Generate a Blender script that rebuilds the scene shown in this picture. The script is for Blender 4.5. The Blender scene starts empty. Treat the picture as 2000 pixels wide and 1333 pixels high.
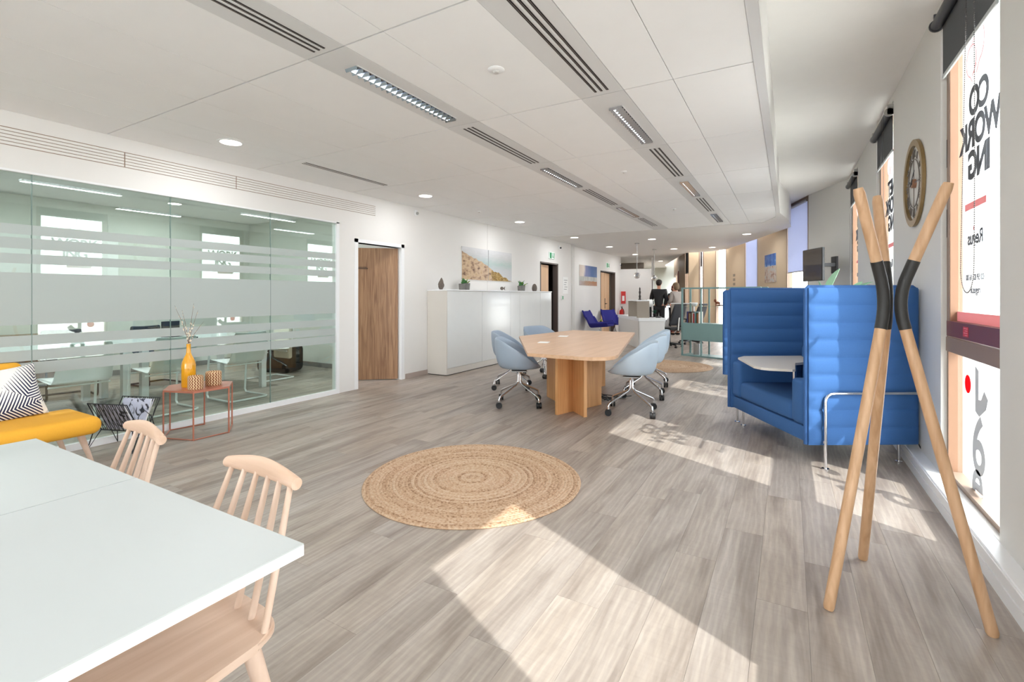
import bpy, bmesh, math, random
from math import sin, cos, pi, radians, sqrt, atan2
from mathutils import Vector, Matrix
random.seed(7)
sc = bpy.context.scene
col = sc.collection
# ------------------------------------------------------------------ camera
YAW = math.atan(540/941)
cam = bpy.data.cameras.new('camera'); camo = bpy.data.objects.new('camera', cam); col.objects.link(camo)
camo.location = (0, 0, 1.285); camo.rotation_euler = (pi/2, 0, YAW)
cam.sensor_width = 36; cam.lens = 36*941/2000; cam.shift_y = -88.5/2000; cam.clip_start = .05
sc.camera = camo
# ------------------------------------------------------------------ sky, sun, exposure
w = bpy.data.worlds.new('sky'); sc.world = w; w.use_nodes = True
bg = w.node_tree.nodes['Background']; bg.inputs[0].default_value = (.93, .96, 1, 1); bg.inputs[1].default_value = 9
sun = bpy.data.lights.new('sun', 'SUN'); sun.energy = 5.0; sun.angle = radians(.55); sun.color = (1, .985, .96)
suno = bpy.data.objects.new('sun', sun); col.objects.link(suno)
suno.rotation_euler = Vector((-1, .5, -1.15)).to_track_quat('-Z', 'Y').to_euler(); suno.location = (6, -3, 7)
sc.view_settings.view_transform = 'Standard'; sc.view_settings.look = 'None'; sc.view_settings.gamma = 1
sc.view_settings.exposure = 0.2; sc.view_settings.use_curve_mapping = False
DL_POWER, LUM_POWER = 7, 7
try:
    sc.cycles.use_denoising = True; sc.cycles.max_bounces = 10; sc.cycles.diffuse_bounces = 6; sc.cycles.glossy_bounces = 4
    sc.cycles.transmission_bounces = 8; sc.cycles.transparent_max_bounces = 16; sc.cycles.sample_clamp_indirect = 6
    sc.cycles.caustics_reflective = False; sc.cycles.caustics_refractive = False
except Exception: pass

# ------------------------------------------------------------------ materials
def hexc(r, g, b):
    f = lambda v: (v/255)/12.92 if v/255 <= .04045 else ((v/255+.055)/1.055)**2.4
    return (f(r), f(g), f(b), 1)
MATS = {}
def mat(name, rgb, rough=.5, metal=0, var=0, vscale=8, stretch=(1, 1, 1), bump=0, bscale=200, spec=.5, emit=None, estr=0, trans=0, coat=0, alpha=1):
    if name in MATS: return MATS[name]
    m = bpy.data.materials.new(name); m.use_nodes = True; MATS[name] = m
    nt = m.node_tree; b = nt.nodes['Principled BSDF']; N = nt.nodes.new; L = nt.links.new
    c = hexc(*rgb); b.inputs['Base Color'].default_value = c; b.inputs['Roughness'].default_value = rough
    b.inputs['Metallic'].default_value = metal; b.inputs['Specular IOR Level'].default_value = spec
    b.inputs['Coat Weight'].default_value = coat; b.inputs['Transmission Weight'].default_value = trans; b.inputs['Alpha'].default_value = alpha
    if emit: b.inputs['Emission Color'].default_value = hexc(*emit); b.inputs['Emission Strength'].default_value = estr
    tc = N('ShaderNodeTexCoord')
    mp = N('ShaderNodeMapping'); mp.inputs['Scale'].default_value = stretch; L(tc.outputs['Object'], mp.inputs['Vector'])
    n = N('ShaderNodeTexNoise'); n.inputs['Scale'].default_value = vscale; n.inputs['Detail'].default_value = 6; L(mp.outputs[0], n.inputs['Vector'])
    v = var if var else .02
    mx = N('ShaderNodeMix'); mx.data_type = 'RGBA'
    mx.inputs[6].default_value = tuple(min(1, x*(1-v)) for x in c[:3])+(1,); mx.inputs[7].default_value = tuple(min(1, x*(1+v)) for x in c[:3])+(1,)
    L(n.outputs['Fac'], mx.inputs[0]); L(mx.outputs[2], b.inputs['Base Color'])
    if bump:
        n2 = N('ShaderNodeTexNoise'); n2.inputs['Scale'].default_value = bscale; n2.inputs['Detail'].default_value = 3; L(mp.outputs[0], n2.inputs['Vector'])
        bp = N('ShaderNodeBump'); bp.inputs['Strength'].default_value = bump; bp.inputs['Distance'].default_value = .004
        L(n2.outputs['Fac'], bp.inputs['Height']); L(bp.outputs[0], b.inputs['Normal'])
    return m

def wood(name, light, dark, rough=.45, axis=2, fine=30, bump=.05, lo=.35, hi=.7):
    m = mat(name, light, rough); nt = m.node_tree; N = nt.nodes.new; L = nt.links.new
    b = nt.nodes['Principled BSDF']
    for l in list(b.inputs['Base Color'].links): nt.links.remove(l)
    tc = N('ShaderNodeTexCoord'); mp = N('ShaderNodeMapping'); s = [fine]*3; s[axis] = fine*.06
    mp.inputs['Scale'].default_value = s; L(tc.outputs['Object'], mp.inputs['Vector'])
    n = N('ShaderNodeTexNoise'); n.inputs['Scale'].default_value = 1; n.inputs['Detail'].default_value = 8; n.inputs['Distortion'].default_value = .6; L(mp.outputs[0], n.inputs['Vector'])
    cr = N('ShaderNodeValToRGB'); cr.color_ramp.elements[0].position = lo; cr.color_ramp.elements[0].color = hexc(*dark)
    cr.color_ramp.elements[1].position = hi; cr.color_ramp.elements[1].color = hexc(*light); L(n.outputs['Fac'], cr.inputs[0])
    L(cr.outputs[0], b.inputs['Base Color'])
    bp = N('ShaderNodeBump'); bp.inputs['Strength'].default_value = bump; bp.inputs['Distance'].default_value = .003; L(n.outputs['Fac'], bp.inputs['Height']); L(bp.outputs[0], b.inputs['Normal'])
    return m

def floor_mat():
    m = bpy.data.materials.new('oak_vinyl_plank'); m.use_nodes = True; nt = m.node_tree; N = nt.nodes.new; L = nt.links.new
    b = nt.nodes['Principled BSDF']; b.inputs['Roughness'].default_value = .42; b.inputs['Specular IOR Level'].default_value = .38
    ge = N('ShaderNodeNewGeometry'); oi = N('ShaderNodeObjectInfo')
    ad = N('ShaderNodeMath'); ad.operation = 'ADD'; L(ge.outputs['Random Per Island'], ad.inputs[0]); L(oi.outputs['Random'], ad.inputs[1])
    fr = N('ShaderNodeMath'); fr.operation = 'FRACT'; L(ad.outputs[0], fr.inputs[0])
    ml = N('ShaderNodeVectorMath'); ml.operation = 'SCALE'; ml.inputs[0].default_value = (17.3, 41.7, 9.1); L(fr.outputs[0], ml.inputs['Scale'])
    av = N('ShaderNodeVectorMath'); av.operation = 'ADD'; L(ge.outputs['Position'], av.inputs[0]); L(ml.outputs[0], av.inputs[1])
    def noise(scale, detail=5, dist=0., sc1=1.):
        mp = N('ShaderNodeMapping'); mp.inputs['Scale'].default_value = scale; L(av.outputs[0], mp.inputs['Vector'])
        n = N('ShaderNodeTexNoise'); n.inputs['Scale'].default_value = sc1; n.inputs['Detail'].default_value = detail; n.inputs['Distortion'].default_value = dist; L(mp.outputs[0], n.inputs['Vector']); return n
    n1 = noise((8.5, 1.2, 1), 4, .8); n2 = noise((60, 7, 1), 8, 1.0); n4 = noise((6, 70, 1), 3, .0)
    wv = N('ShaderNodeTexWave'); wv.bands_direction = 'X'; wv.inputs['Scale'].default_value = 10; wv.inputs['Distortion'].default_value = 9; wv.inputs['Detail'].default_value = 3; wv.inputs['Detail Scale'].default_value = .8
    mpw = N('ShaderNodeMapping'); mpw.inputs['Scale'].default_value = (1, .16, 1); L(av.outputs[0], mpw.inputs['Vector']); L(mpw.outputs[0], wv.inputs['Vector'])
    cr = N('ShaderNodeValToRGB'); e = cr.color_ramp.elements
    e[0].position = .30; e[0].color = hexc(138, 126, 117); e[1].position = .75; e[1].color = hexc(178, 168, 159)
    k = cr.color_ramp.elements.new(.5); k.color = hexc(163, 152, 142)
    L(n1.outputs['Fac'], cr.inputs[0])
    def mixc(a, facn, colr, amt, mode='MULTIPLY'):
        mx = N('ShaderNodeMix'); mx.data_type = 'RGBA'; mx.blend_type = mode; mx.inputs[0].default_value = amt
        L(a, mx.inputs[6]); L(colr, mx.inputs[7]); return mx.outputs[2]
    r2 = N('ShaderNodeValToRGB'); r2.color_ramp.elements[0].position = .35; r2.color_ramp.elements[0].color = (.66, .64, .62, 1); r2.color_ramp.elements[1].position = .62; r2.color_ramp.elements[1].color = (1.0, 1.0, 1.0, 1); L(n2.outputs['Fac'], r2.inputs[0])
    c1 = mixc(cr.outputs[0], None, r2.outputs[0], .30)
    r3 = N('ShaderNodeValToRGB'); r3.color_ramp.elements[0].position = .45; r3.color_ramp.elements[0].color = (.95, .95, .95, 1); r3.color_ramp.elements[1].position = .95; r3.color_ramp.elements[1].color = (1.16, 1.16, 1.15, 1); L(wv.outputs['Fac'], r3.inputs[0])
    c2 = mixc(c1, None, r3.outputs[0], .55)
    r4 = N('ShaderNodeValToRGB'); r4.color_ramp.elements[0].color = (.95, .96, .98, 1); r4.color_ramp.elements[1].color = (1.04, 1.02, .99, 1); L(fr.outputs[0], r4.inputs[0])
    c3 = mixc(c2, None, r4.outputs[0], .9)
    r5 = N('ShaderNodeValToRGB'); r5.color_ramp.elements[0].position = .3; r5.color_ramp.elements[0].color = (.9, .9, .9, 1); r5.color_ramp.elements[1].position = .55; r5.color_ramp.elements[1].color = (1.03, 1.03, 1.03, 1); L(n4.outputs['Fac'], r5.inputs[0])
    c4 = mixc(c3, None, r5.outputs[0], .35)
    L(c4, b.inputs['Base Color'])
    bp = N('ShaderNodeBump'); bp.inputs['Strength'].default_value = .12; bp.inputs['Distance'].default_value = .002; L(n2.outputs['Fac'], bp.inputs['Height']); L(bp.outputs[0], b.inputs['Normal'])
    return m

def glass_mat(name, tint, refl_ior=1.5, rough=0.0, extra=1.0):
    m = bpy.data.materials.new(name); m.use_nodes = True; nt = m.node_tree; N = nt.nodes.new; L = nt.links.new
    nt.nodes.remove(nt.nodes['Principled BSDF']); out = nt.nodes['Material Output']
    t = N('ShaderNodeBsdfTransparent'); t.inputs[0].default_value = tint
    g = N('ShaderNodeBsdfGlossy'); g.inputs['Roughness'].default_value = rough; g.inputs[0].default_value = (.95, 1, .98, 1)
    f = N('ShaderNodeLayerWeight'); f.inputs[0].default_value = .5
    pw_ = N('ShaderNodeMath'); pw_.operation = 'POWER'; pw_.inputs[1].default_value = 5; L(f.outputs['Facing'], pw_.inputs[0])
    r0 = ((refl_ior-1)/(refl_ior+1))**2*extra
    mu = N('ShaderNodeMath'); mu.operation = 'MULTIPLY_ADD'; mu.inputs[1].default_value = 1-r0; mu.inputs[2].default_value = r0; mu.use_clamp = True; L(pw_.outputs[0], mu.inputs[0])
    mx = N('ShaderNodeMixShader'); L(mu.outputs[0], mx.inputs[0]); L(t.outputs[0], mx.inputs[1]); L(g.outputs[0], mx.inputs[2]); L(mx.outputs[0], out.inputs[0])
    return m
def translucent_mat(name, rgb, transl=.5, transp=.0, tcol=None):
    m = bpy.data.materials.new(name); m.use_nodes = True; nt = m.node_tree; N = nt.nodes.new; L = nt.links.new
    nt.nodes.remove(nt.nodes['Principled BSDF']); out = nt.nodes['Material Output']
    d = N('ShaderNodeBsdfDiffuse'); d.inputs[0].default_value = hexc(*rgb); t = N('ShaderNodeBsdfTranslucent'); t.inputs[0].default_value = hexc(*(tcol or rgb))
    mx = N('ShaderNodeMixShader'); mx.inputs[0].default_value = transl; L(d.outputs[0], mx.inputs[1]); L(t.outputs[0], mx.inputs[2])
    tr = N('ShaderNodeBsdfTransparent'); m2 = N('ShaderNodeMixShader'); m2.inputs[0].default_value = transp
    L(mx.outputs[0], m2.inputs[1]); L(tr.outputs[0], m2.inputs[2]); L(m2.outputs[0], out.inputs[0])
    return m
def braid_mat(name, centre_uses='Object'):
    m = mat(name, (190, 163, 134), .9); nt = m.node_tree; N = nt.nodes.new; L = nt.links.new; b = nt.nodes['Principled BSDF']
    for l in list(b.inputs['Base Color'].links): nt.links.remove(l)
    tc = N('ShaderNodeTexCoord')
    ln = N('ShaderNodeVectorMath'); ln.operation = 'LENGTH'; L(tc.outputs['Object'], ln.inputs[0])
    mm = N('ShaderNodeMath'); mm.operation = 'MULTIPLY'; mm.inputs[1].default_value = 47; L(ln.outputs['Value'], mm.inputs[0])
    fl = N('ShaderNodeMath'); fl.operation = 'FLOOR'; L(mm.outputs[0], fl.inputs[0])
    wn = N('ShaderNodeTexWhiteNoise'); wn.noise_dimensions = '1D'; L(fl.outputs[0], wn.inputs['W'])
    n = N('ShaderNodeTexNoise'); n.inputs['Scale'].default_value = 70; n.inputs['Detail'].default_value = 5; L(tc.outputs['Object'], n.inputs['Vector'])
    n3 = N('ShaderNodeTexNoise'); n3.inputs['Scale'].default_value = 3; L(tc.outputs['Object'], n3.inputs['Vector'])
    a1 = N('ShaderNodeMath'); a1.operation = 'MULTIPLY_ADD'; a1.inputs[1].default_value = .22; L(wn.outputs[0], a1.inputs[0]); L(n.outputs['Fac'], a1.inputs[2])
    cr = N('ShaderNodeValToRGB'); e = cr.color_ramp.elements; e[0].position = .38; e[0].color = hexc(134, 100, 72); e[1].position = .95; e[1].color = hexc(208, 186, 162)
    k = e.new(.56); k.color = hexc(184, 152, 122)
    L(a1.outputs[0], cr.inputs[0]); L(cr.outputs[0], b.inputs['Base Color'])
    bp = N('ShaderNodeBump'); bp.inputs['Strength'].default_value = .5; bp.inputs['Distance'].default_value = .004; L(n.outputs['Fac'], bp.inputs['Height']); L(bp.outputs[0], b.inputs['Normal'])
    return m

WHITE = mat('white_paint', (228, 226, 223), .65, var=.015, vscale=3, bump=.03, bscale=150)
WHITE_R = mat('cool_white_paint', (216, 215, 211), .7, var=.015, vscale=2, bump=.03, bscale=150)
TILE = mat('mineral_tile', (243, 243, 243), .9, var=.02, vscale=5, bump=.08, bscale=260)
STRIP = mat('grey_metal_panel', (218, 218, 218), .45, var=.01)
GROOVE = mat('shadow_gap', (120, 116, 112), .9)
TRIMW = mat('white_lacquer', (236, 237, 238), .35)
GLOSSW = mat('high_gloss_white', (226, 228, 227), .16, coat=.15)
CABSIDE = mat('cream_laminate', (214, 209, 201), .4)
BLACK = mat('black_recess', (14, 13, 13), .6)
DARK = mat('dark_plastic', (28, 28, 30), .45)
BEIGE = mat('beige_panel', (196, 174, 146), .6, var=.03, vscale=2)
BROWNW = mat('brown_panel', (140, 116, 92), .5, var=.04, vscale=2)
FRAME = mat('taupe_aluminium', (142, 120, 104), .5)
SASH = mat('maroon_aluminium', (112, 60, 54), .45)
SASHIN = mat('pale_wood_reveal', (136, 102, 78), .5)
CHROME = mat('polished_chrome', (225, 225, 228), .12, metal=1)
STEEL = mat('brushed_steel', (178, 178, 176), .35, metal=1)
COPPER = mat('copper_lacquer', (190, 122, 100), .35, metal=.35)
FLOOR = floor_mat()
BEECH = wood('beech_veneer', (214, 178, 146), (200, 162, 128), .4, axis=1, fine=26)
BEECH_V = wood('oak_veneer', (216, 164, 112), (196, 142, 90), .4, axis=2, fine=30)
BEECH_D = wood('walnut_door', (176, 138, 104), (132, 96, 68), .42, axis=2, fine=34)
DOORW = wood('light_oak_door', (222, 184, 146), (208, 168, 130), .45, axis=2, fine=24)
PALE = wood('soaped_beech', (226, 202, 184), (212, 184, 162), .55, axis=2, fine=22)
PALEH = wood('soaped_beech_seat', (220, 194, 174), (202, 172, 148), .55, axis=1, fine=24)
STICK = wood('ash_stick', (216, 178, 142), (188, 148, 110), .45, axis=2, fine=34)
SLEEVE = mat('black_leather_sleeve', (40, 39, 38), .5, bump=.1, bscale=300)
BLUE = mat('royal_blue_wool', (54, 98, 154), .85, var=.08, vscale=120, bump=.15, bscale=500)
BLUEP = mat('royal_blue_piping', (50, 92, 148), .8, var=.05, vscale=90)
NAVY = mat('navy_wool', (38, 38, 128), .85, var=.08, vscale=90, bump=.1, bscale=400)
GREYB = mat('grey_blue_plastic', (158, 172, 188), .5, var=.01)
GREYC = mat('pale_blue_plastic', (194, 210, 224), .5, var=.01)
TABLEW = mat('white_tabletop', (194, 199, 198), .42, var=.005)
TABLEE = mat('white_edging', (244, 245, 248), .4)
YELLOW = mat('mustard_wool', (236, 172, 50), .8, var=.06, vscale=120, bump=.12, bscale=500)
VASE = mat('glazed_mustard_ceramic', (232, 164, 24), .18, coat=.7)
TEAL = mat('sea_green_metal', (124, 156, 154), .4)
TAUPE = mat('taupe_felt', (160, 150, 138), .9, var=.1, vscale=60, bump=.1)
STONE = mat('grey_brown_stone', (104, 94, 86), .7, var=.25, vscale=30, bump=.3, bscale=60)
CONC = mat('grey_pot', (118, 116, 112), .8, var=.12, vscale=40, bump=.15)
LEAF = mat('succulent_leaf', (62, 118, 58), .5, var=.3, vscale=20)
LEAF2 = mat('lime_leaf', (150, 180, 70), .5, var=.2, vscale=20)
LEAFP = mat('pale_plant_leaf', (150, 196, 160), .45, var=.15, vscale=10)
BRASS = mat('antique_brass', (146, 122, 84), .4, metal=.6, var=.2, vscale=30)
CLOCKM = mat('aged_pewter', (120, 112, 104), .4, metal=.7)
GLASS_P = glass_mat('partition_glass', (.86, .93, .90, 1), 1.5, 0, 2.0)
GLASS_W = glass_mat('window_glass', (.97, .985, .98, 1), 1.45, 0, .8)
FILM = translucent_mat('frosted_film', (208, 213, 211), .42, .04)
BLINDG = translucent_mat('charcoal_blind_fabric', (104, 106, 108), .12, 0)
BLINDB = translucent_mat('light_blind_fabric', (176, 178, 190), .45, 0, (190, 194, 214))
INKG = translucent_mat('grey_vinyl_letter', (88, 90, 96), .06, .08)
INKR = translucent_mat('pink_red_vinyl', (246, 176, 178), .12, .0, (255, 180, 180))
REDF = translucent_mat('red_vinyl', (225, 40, 48), .4, 0, (255, 60, 66))
LETW = translucent_mat('white_vinyl_letter', (205, 207, 209), .12, 0)
LIT = mat('lamp_diffuser', (255, 250, 240), .4, emit=(255, 246, 232), estr=9)
TUBEL = mat('fluorescent_tube', (250, 250, 250), .4, emit=(240, 246, 255), estr=2.2)
MIRROR = mat('louvre_mirror', (190, 196, 204), .18, metal=1)
CURT = translucent_mat('fabric_white_plant', (235, 232, 225), .3, 0)
RED = mat('red_paint', (206, 30, 26), .35)
GREENS = mat('exit_sign_green', (20, 140, 84), .5)
JUTE = braid_mat('braided_jute')
PAVE = mat('pale_paving', (215, 212, 206), .9, var=.08, vscale=2)
SKIN = mat('skin', (205, 150, 125), .5)
SUIT = mat('black_suit', (18, 18, 22), .7)
HAIRD = mat('dark_hair', (32, 22, 18), .6); HAIRB = mat('greying_brown_hair', (112, 90, 66), .6); HAIRR = mat('auburn_hair', (92, 34, 26), .6)
GREYJ = mat('grey_knit', (158, 150, 144), .8)
PAPER = mat('white_paper', (240, 240, 238), .7)
MESHB = mat('black_mesh_fabric', (52, 54, 60), .7)

# ------------------------------------------------------------------ mesh builder
class MB:
    def __init__(s): s.bm = bmesh.new(); s.mats = []
    def _mi(s, m):
        if m is None: return 0
        if m not in s.mats: s.mats.append(m)
        return s.mats.index(m)
    def box(s, x0, x1, y0, y1, z0, z1, bev=0, M=None, seg=1):
        r = bmesh.ops.create_cube(s.bm, size=1)
        vs = r['verts']
        T = Matrix.Translation(((x0+x1)/2, (y0+y1)/2, (z0+z1)/2)) @ Matrix.Diagonal((abs(x1-x0), abs(y1-y0), abs(z1-z0), 1))
        bmesh.ops.transform(s.bm, matrix=T, verts=vs)
        if bev:
            es = list({e for v in vs for e in v.link_edges})
            rr = bmesh.ops.bevel(s.bm, geom=es, offset=bev, segments=seg, affect='EDGES', profile=.5)
            vs = list({v for f in rr['faces'] for v in f.verts} | {v for v in vs if v.is_valid})
        if M is not None: bmesh.ops.transform(s.bm, matrix=M, verts=vs)
        return s
    def ring(s, pts): return [s.bm.verts.new(p) for p in pts]
    def tube(s, path, r, seg=8, closed=False, caps=True):
        P = [Vector(p) for p in path]; n = len(P)
        rs = r if isinstance(r, (list, tuple)) else [r]*n
        rings = []; prev = None
        for i in range(n):
            if closed: t = P[(i+1) % n]-P[i-1]
            else: t = P[min(i+1, n-1)]-P[max(i-1, 0)]
            if t.length < 1e-9: t = Vector((0, 0, 1))
            t.normalize()
            if prev is None:
                a = Vector((0, 0, 1)) if abs(t.z) < .9 else Vector((1, 0, 0)); u = t.cross(a).normalized()
            else:
                u = prev-t*prev.dot(t)
                u = u.normalized() if u.length > 1e-6 else t.orthogonal().normalized()
            prev = u; v = t.cross(u)
            rings.append(s.ring([P[i]+(u*cos(2*pi*k/seg)+v*sin(2*pi*k/seg))*rs[i] for k in range(seg)]))
        m = n if closed else n-1
        for i in range(m):
            a, b = rings[i], rings[(i+1) % n]
            for k in range(seg): s.bm.faces.new((a[k], a[(k+1) % seg], b[(k+1) % seg], b[k]))
        if caps and not closed: s.bm.faces.new(list(reversed(rings[0]))); s.bm.faces.new(rings[-1])
        return s
    def cyl(s, a, b, r0, r1=None, seg=16): return s.tube([a, b], [r0, r0 if r1 is None else r1], seg)
    def lathe(s, prof, c=(0, 0, 0), seg=24, M=None):
        rings = []
        for (r, z) in prof:
            rings.append([s.bm.verts.new((c[0]+r*cos(2*pi*k/seg), c[1]+r*sin(2*pi*k/seg), c[2]+z)) for k in range(seg)])
        for a, b in zip(rings, rings[1:]):
            for k in range(seg): s.bm.faces.new((a[k], a[(k+1) % seg], b[(k+1) % seg], b[k]))
        if prof[0][0] > .02 and prof[-1][0] > .02:
            for k in range(seg): s.bm.faces.new((rings[-1][k], rings[-1][(k+1) % seg], rings[0][(k+1) % seg], rings[0][k]))
        else: s.bm.faces.new(list(reversed(rings[0]))); s.bm.faces.new(rings[-1])
        if M is not None: bmesh.ops.transform(s.bm, matrix=M, verts=[v for r in rings for v in r])
        return s
    def prism(s, poly, z0, z1, bev=0):
        a = [s.bm.verts.new((x, y, z0)) for x, y in poly]; b = [s.bm.verts.new((x, y, z1)) for x, y in poly]
        n = len(poly); fs = [s.bm.faces.new(list(reversed(a))), s.bm.faces.new(b)]
        for k in range(n): fs.append(s.bm.faces.new((a[k], a[(k+1) % n], b[(k+1) % n], b[k])))
        if bev:
            es = [e for e in {e for f in fs[:2] for e in f.edges}]
            bmesh.ops.bevel(s.bm, geom=es, offset=bev, segments=2, affect='EDGES')
        return s
    def sphere(s, c, r, u=12, v=8, M=None):
        rr = bmesh.ops.create_uvsphere(s.bm, u_segments=u, v_segments=v, radius=1)
        R = r if isinstance(r, (tuple, list)) else (r, r, r)
        T = Matrix.Translation(c) @ Matrix.Diagonal((*R, 1))
        if M is not None: T = M @ T
        bmesh.ops.transform(s.bm, matrix=T, verts=rr['verts']); return s
    def grid(s, fn, nu, nv, closed_u=False):
        vs = [[s.bm.verts.new(fn(i/(nu if closed_u else nu-1), j/(nv-1))) for j in range(nv)] for i in range(nu)]
        for i in range(nu if closed_u else nu-1):
            for j in range(nv-1):
                a = vs[i][j]; b = vs[(i+1) % nu][j]; c = vs[(i+1) % nu][j+1]; d = vs[i][j+1]
                try: s.bm.faces.new((a, b, c, d))
                except ValueError: pass
        return s
    def quad(s, pts): s.bm.faces.new([s.bm.verts.new(p) for p in pts]); return s
    def xf(s, M): bmesh.ops.transform(s.bm, matrix=M, verts=s.bm.verts); return s
    def build(s, name, m, parent=None, smooth=False, loc=None, rotz=None, shift=None):
        bmesh.ops.recalc_face_normals(s.bm, faces=s.bm.faces)
        if shift is not None: bmesh.ops.translate(s.bm, vec=shift, verts=s.bm.verts)
        me = bpy.data.meshes.new(name); s.bm.to_mesh(me); s.bm.free()
        if smooth:
            for p in me.polygons: p.use_smooth = True
            try: me.set_sharp_from_angle(angle=radians(38))
            except Exception: pass
        me.materials.append(m)
        o = bpy.data.objects.new(name, me); col.objects.link(o)
        if parent is not None: o.parent = parent
        if loc is not None: o.location = loc
        if rotz is not None: o.rotation_euler[2] = rotz
        return o
def tag(o, label=None, cat=None, group=None, kind=None):
    if label: o['label'] = label
    if cat: o['category'] = cat
    if group: o['group'] = group
    if kind: o['kind'] = kind
    return o
def thing(name, label, cat, loc=(0, 0, 0), rz=0, group=None):
    o = bpy.data.objects.new(name, None); o.empty_display_size = .1; col.objects.link(o)
    o.location = loc; o.rotation_euler = (0, 0, rz); return tag(o, label, cat, group)
KIDS = {}
def dup(root, loc, rz, label=None, group=None, swap=None):
    bpy.context.view_layer.update()
    def cp(o, par):
        c = o.copy(); col.objects.link(c); c.parent = par
        if swap and c.type == 'MESH' and c.data.materials and c.data.materials[0] in swap:
            c.material_slots[0].link = 'OBJECT'; c.material_slots[0].material = swap[c.data.materials[0]]
        for ch in [k for k in bpy.data.objects if k.parent == o and k.name != c.name]: cp(ch, c)
        return c
    r = cp(root, None); r.location = loc; r.rotation_euler = (0, 0, rz)
    if label: r['label'] = label
    if group: r['group'] = group
    return r
def struct(o): o['kind'] = 'structure'; return o
def arc(cx, cy, r, a0, a1, n): return [(cx+r*cos(a0+(a1-a0)*i/n), cy+r*sin(a0+(a1-a0)*i/n)) for i in range(n+1)]
def text_mesh(txt, size, name='lettering', mirror=False, bold=0, ext=.001, align='CENTER', spacing=1.0, line=1.0):
    cu = bpy.data.curves.new('t', 'FONT'); cu.body = txt; cu.size = size; cu.extrude = ext; cu.offset = bold; cu.align_x = align; cu.space_character = spacing; cu.space_line = line
    o = bpy.data.objects.new('t', cu); col.objects.link(o)
    dg = bpy.context.evaluated_depsgraph_get(); me = bpy.data.meshes.new_from_object(o.evaluated_get(dg))
    bpy.data.objects.remove(o)
    if mirror:
        for v in me.vertices: v.co.x = -v.co.x
    me.name = name; return me
def text_on(me, name, m, origin, xdir, ydir, parent=None):
    """place the flat text mesh with its x axis along xdir and its y axis along ydir"""
    X = Vector(xdir).normalized(); Y = Vector(ydir).normalized(); Z = X.cross(Y)
    M = Matrix((X, Y, Z)).transposed().to_4x4(); M.translation = Vector(origin)
    me.transform(M); me.materials.clear(); me.materials.append(m)
    o = bpy.data.objects.new(name, me); col.objects.link(o)
    if parent is not None: o.parent = parent
    return o

# ================================================================== SETTING
XL, XR, H1, H2 = -5.14, .86, 2.69, 3.20
# ---- floor: substrate, single planks near, joined planks far
fl = struct(MB().box(-9.6, 1.2, -6.2, 29, -.12, -.006).build('floor', GROOVE))
PW, PL = .186, 1.22
ncol = 0; meshes = {}
def plank_mesh(L):
    k = round(L, 3)
    if k not in meshes:
        o = MB().box(-PW/2+.0004, PW/2-.0004, -k/2+.0004, k/2-.0004, -.006, 0).build('plank', FLOOR)
        meshes[k] = o.data; bpy.data.objects.remove(o)
    return meshes[k]
far = MB()
NEARX0, NEARX1, NEARY0, NEARY1 = -5.14, .86, -.35, 8.2
cnt = 0
x = NEARX0+PW/2; ci = 0
while x < NEARX1:
    y = NEARY0-1.22+[0, .42, .81, .2, .63, 1.02][ci % 6]
    while y < NEARY1:
        a, b = max(y, NEARY0), y+PL
        if b-a > .05:
            me = plank_mesh(b-a); o = bpy.data.objects.new('plank', me); col.objects.link(o); o.parent = fl; o.location = (x, (a+b)/2, 0); cnt += 1
        y += PL
    # beyond: joined planks
    while y < 28.8:
        far.box(x-PW/2+.0012, x+PW/2-.0012, y+.0012, y+PL-.0012, -.006, 0); y += PL
    yb = NEARY0
    while yb > -6: far.box(x-PW/2+.0012, x+PW/2-.0012, max(yb-PL, -6), yb, -.006, 0); yb -= PL
    x += PW; ci += 1
x = NEARX0-PW/2
while x > -9.5:
    y = -3+[0, .42, .81, .2, .63, 1.02][ci % 6]
    while y < 28.5: far.box(x-PW/2+.0012, x+PW/2-.0012, y+.0012, y+PL-.0012, -.006, 0); y += PL
    x -= PW; ci += 1
fo = far.build('distant_planks', FLOOR, fl); fo['kind'] = 'stuff'

# ---- ceiling: base plate, mineral tiles, grey metal panels
ce = struct(MB().box(-5.3, -.14, -6, 10.4, H1+.012, H1+.06).build('ceiling', GROOVE))
COLS = [(-5.14, -4.62), (-4.62, -4.27), (-4.27, -3.69), (-3.69, -3.09), (-3.09, -2.485), (-2.165, -1.87), (-1.87, -1.285), (-.975, -.65), (-.65, -.182)]
G = .0035
for k in range(-5, 7):
    y0, y1 = 1.88+1.35*k, 1.88+1.35*(k+1)
    y1 = min(y1, 10.38)
    if y0 >= 10.3: break
    for (a, b) in COLS:
        gx = G if (a, b) not in ((-1.87, -1.285),) else G
        MB().box(a+gx, b-gx*.4, y0+G*1.6, y1-G*1.6, H1, H1+.014).build('ceiling_tile', TILE, ce)
    for (a, b) in ((-2.485, -2.165), (-1.285, -.975)):
        MB().box(a+.001, b-.001, y0+G*1.2, y1-G*1.2, H1-.001, H1+.014).build('metal_panel', STRIP, ce)
MB().box(-.182, -.125, -6, 9.35, H1-.004, H1+.02).build('edge_rail', STRIP, ce)
MB().box(-.135, -.125, -6, 9.3, H1-.004, H2+.02).build('fascia', WHITE, ce)
up = struct(MB().box(-.3, 1.05, -6, 13.0, H2, H2+.1).build('ceiling_upper', mat('bright_ceiling_paint', (240, 238, 234), .75)))
MB().box(-.08, .86, 2.935, 2.95, H2-.004, H2+.01).build('access_joint', mat('cream_joint', (205, 198, 186), .7), up)
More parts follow.
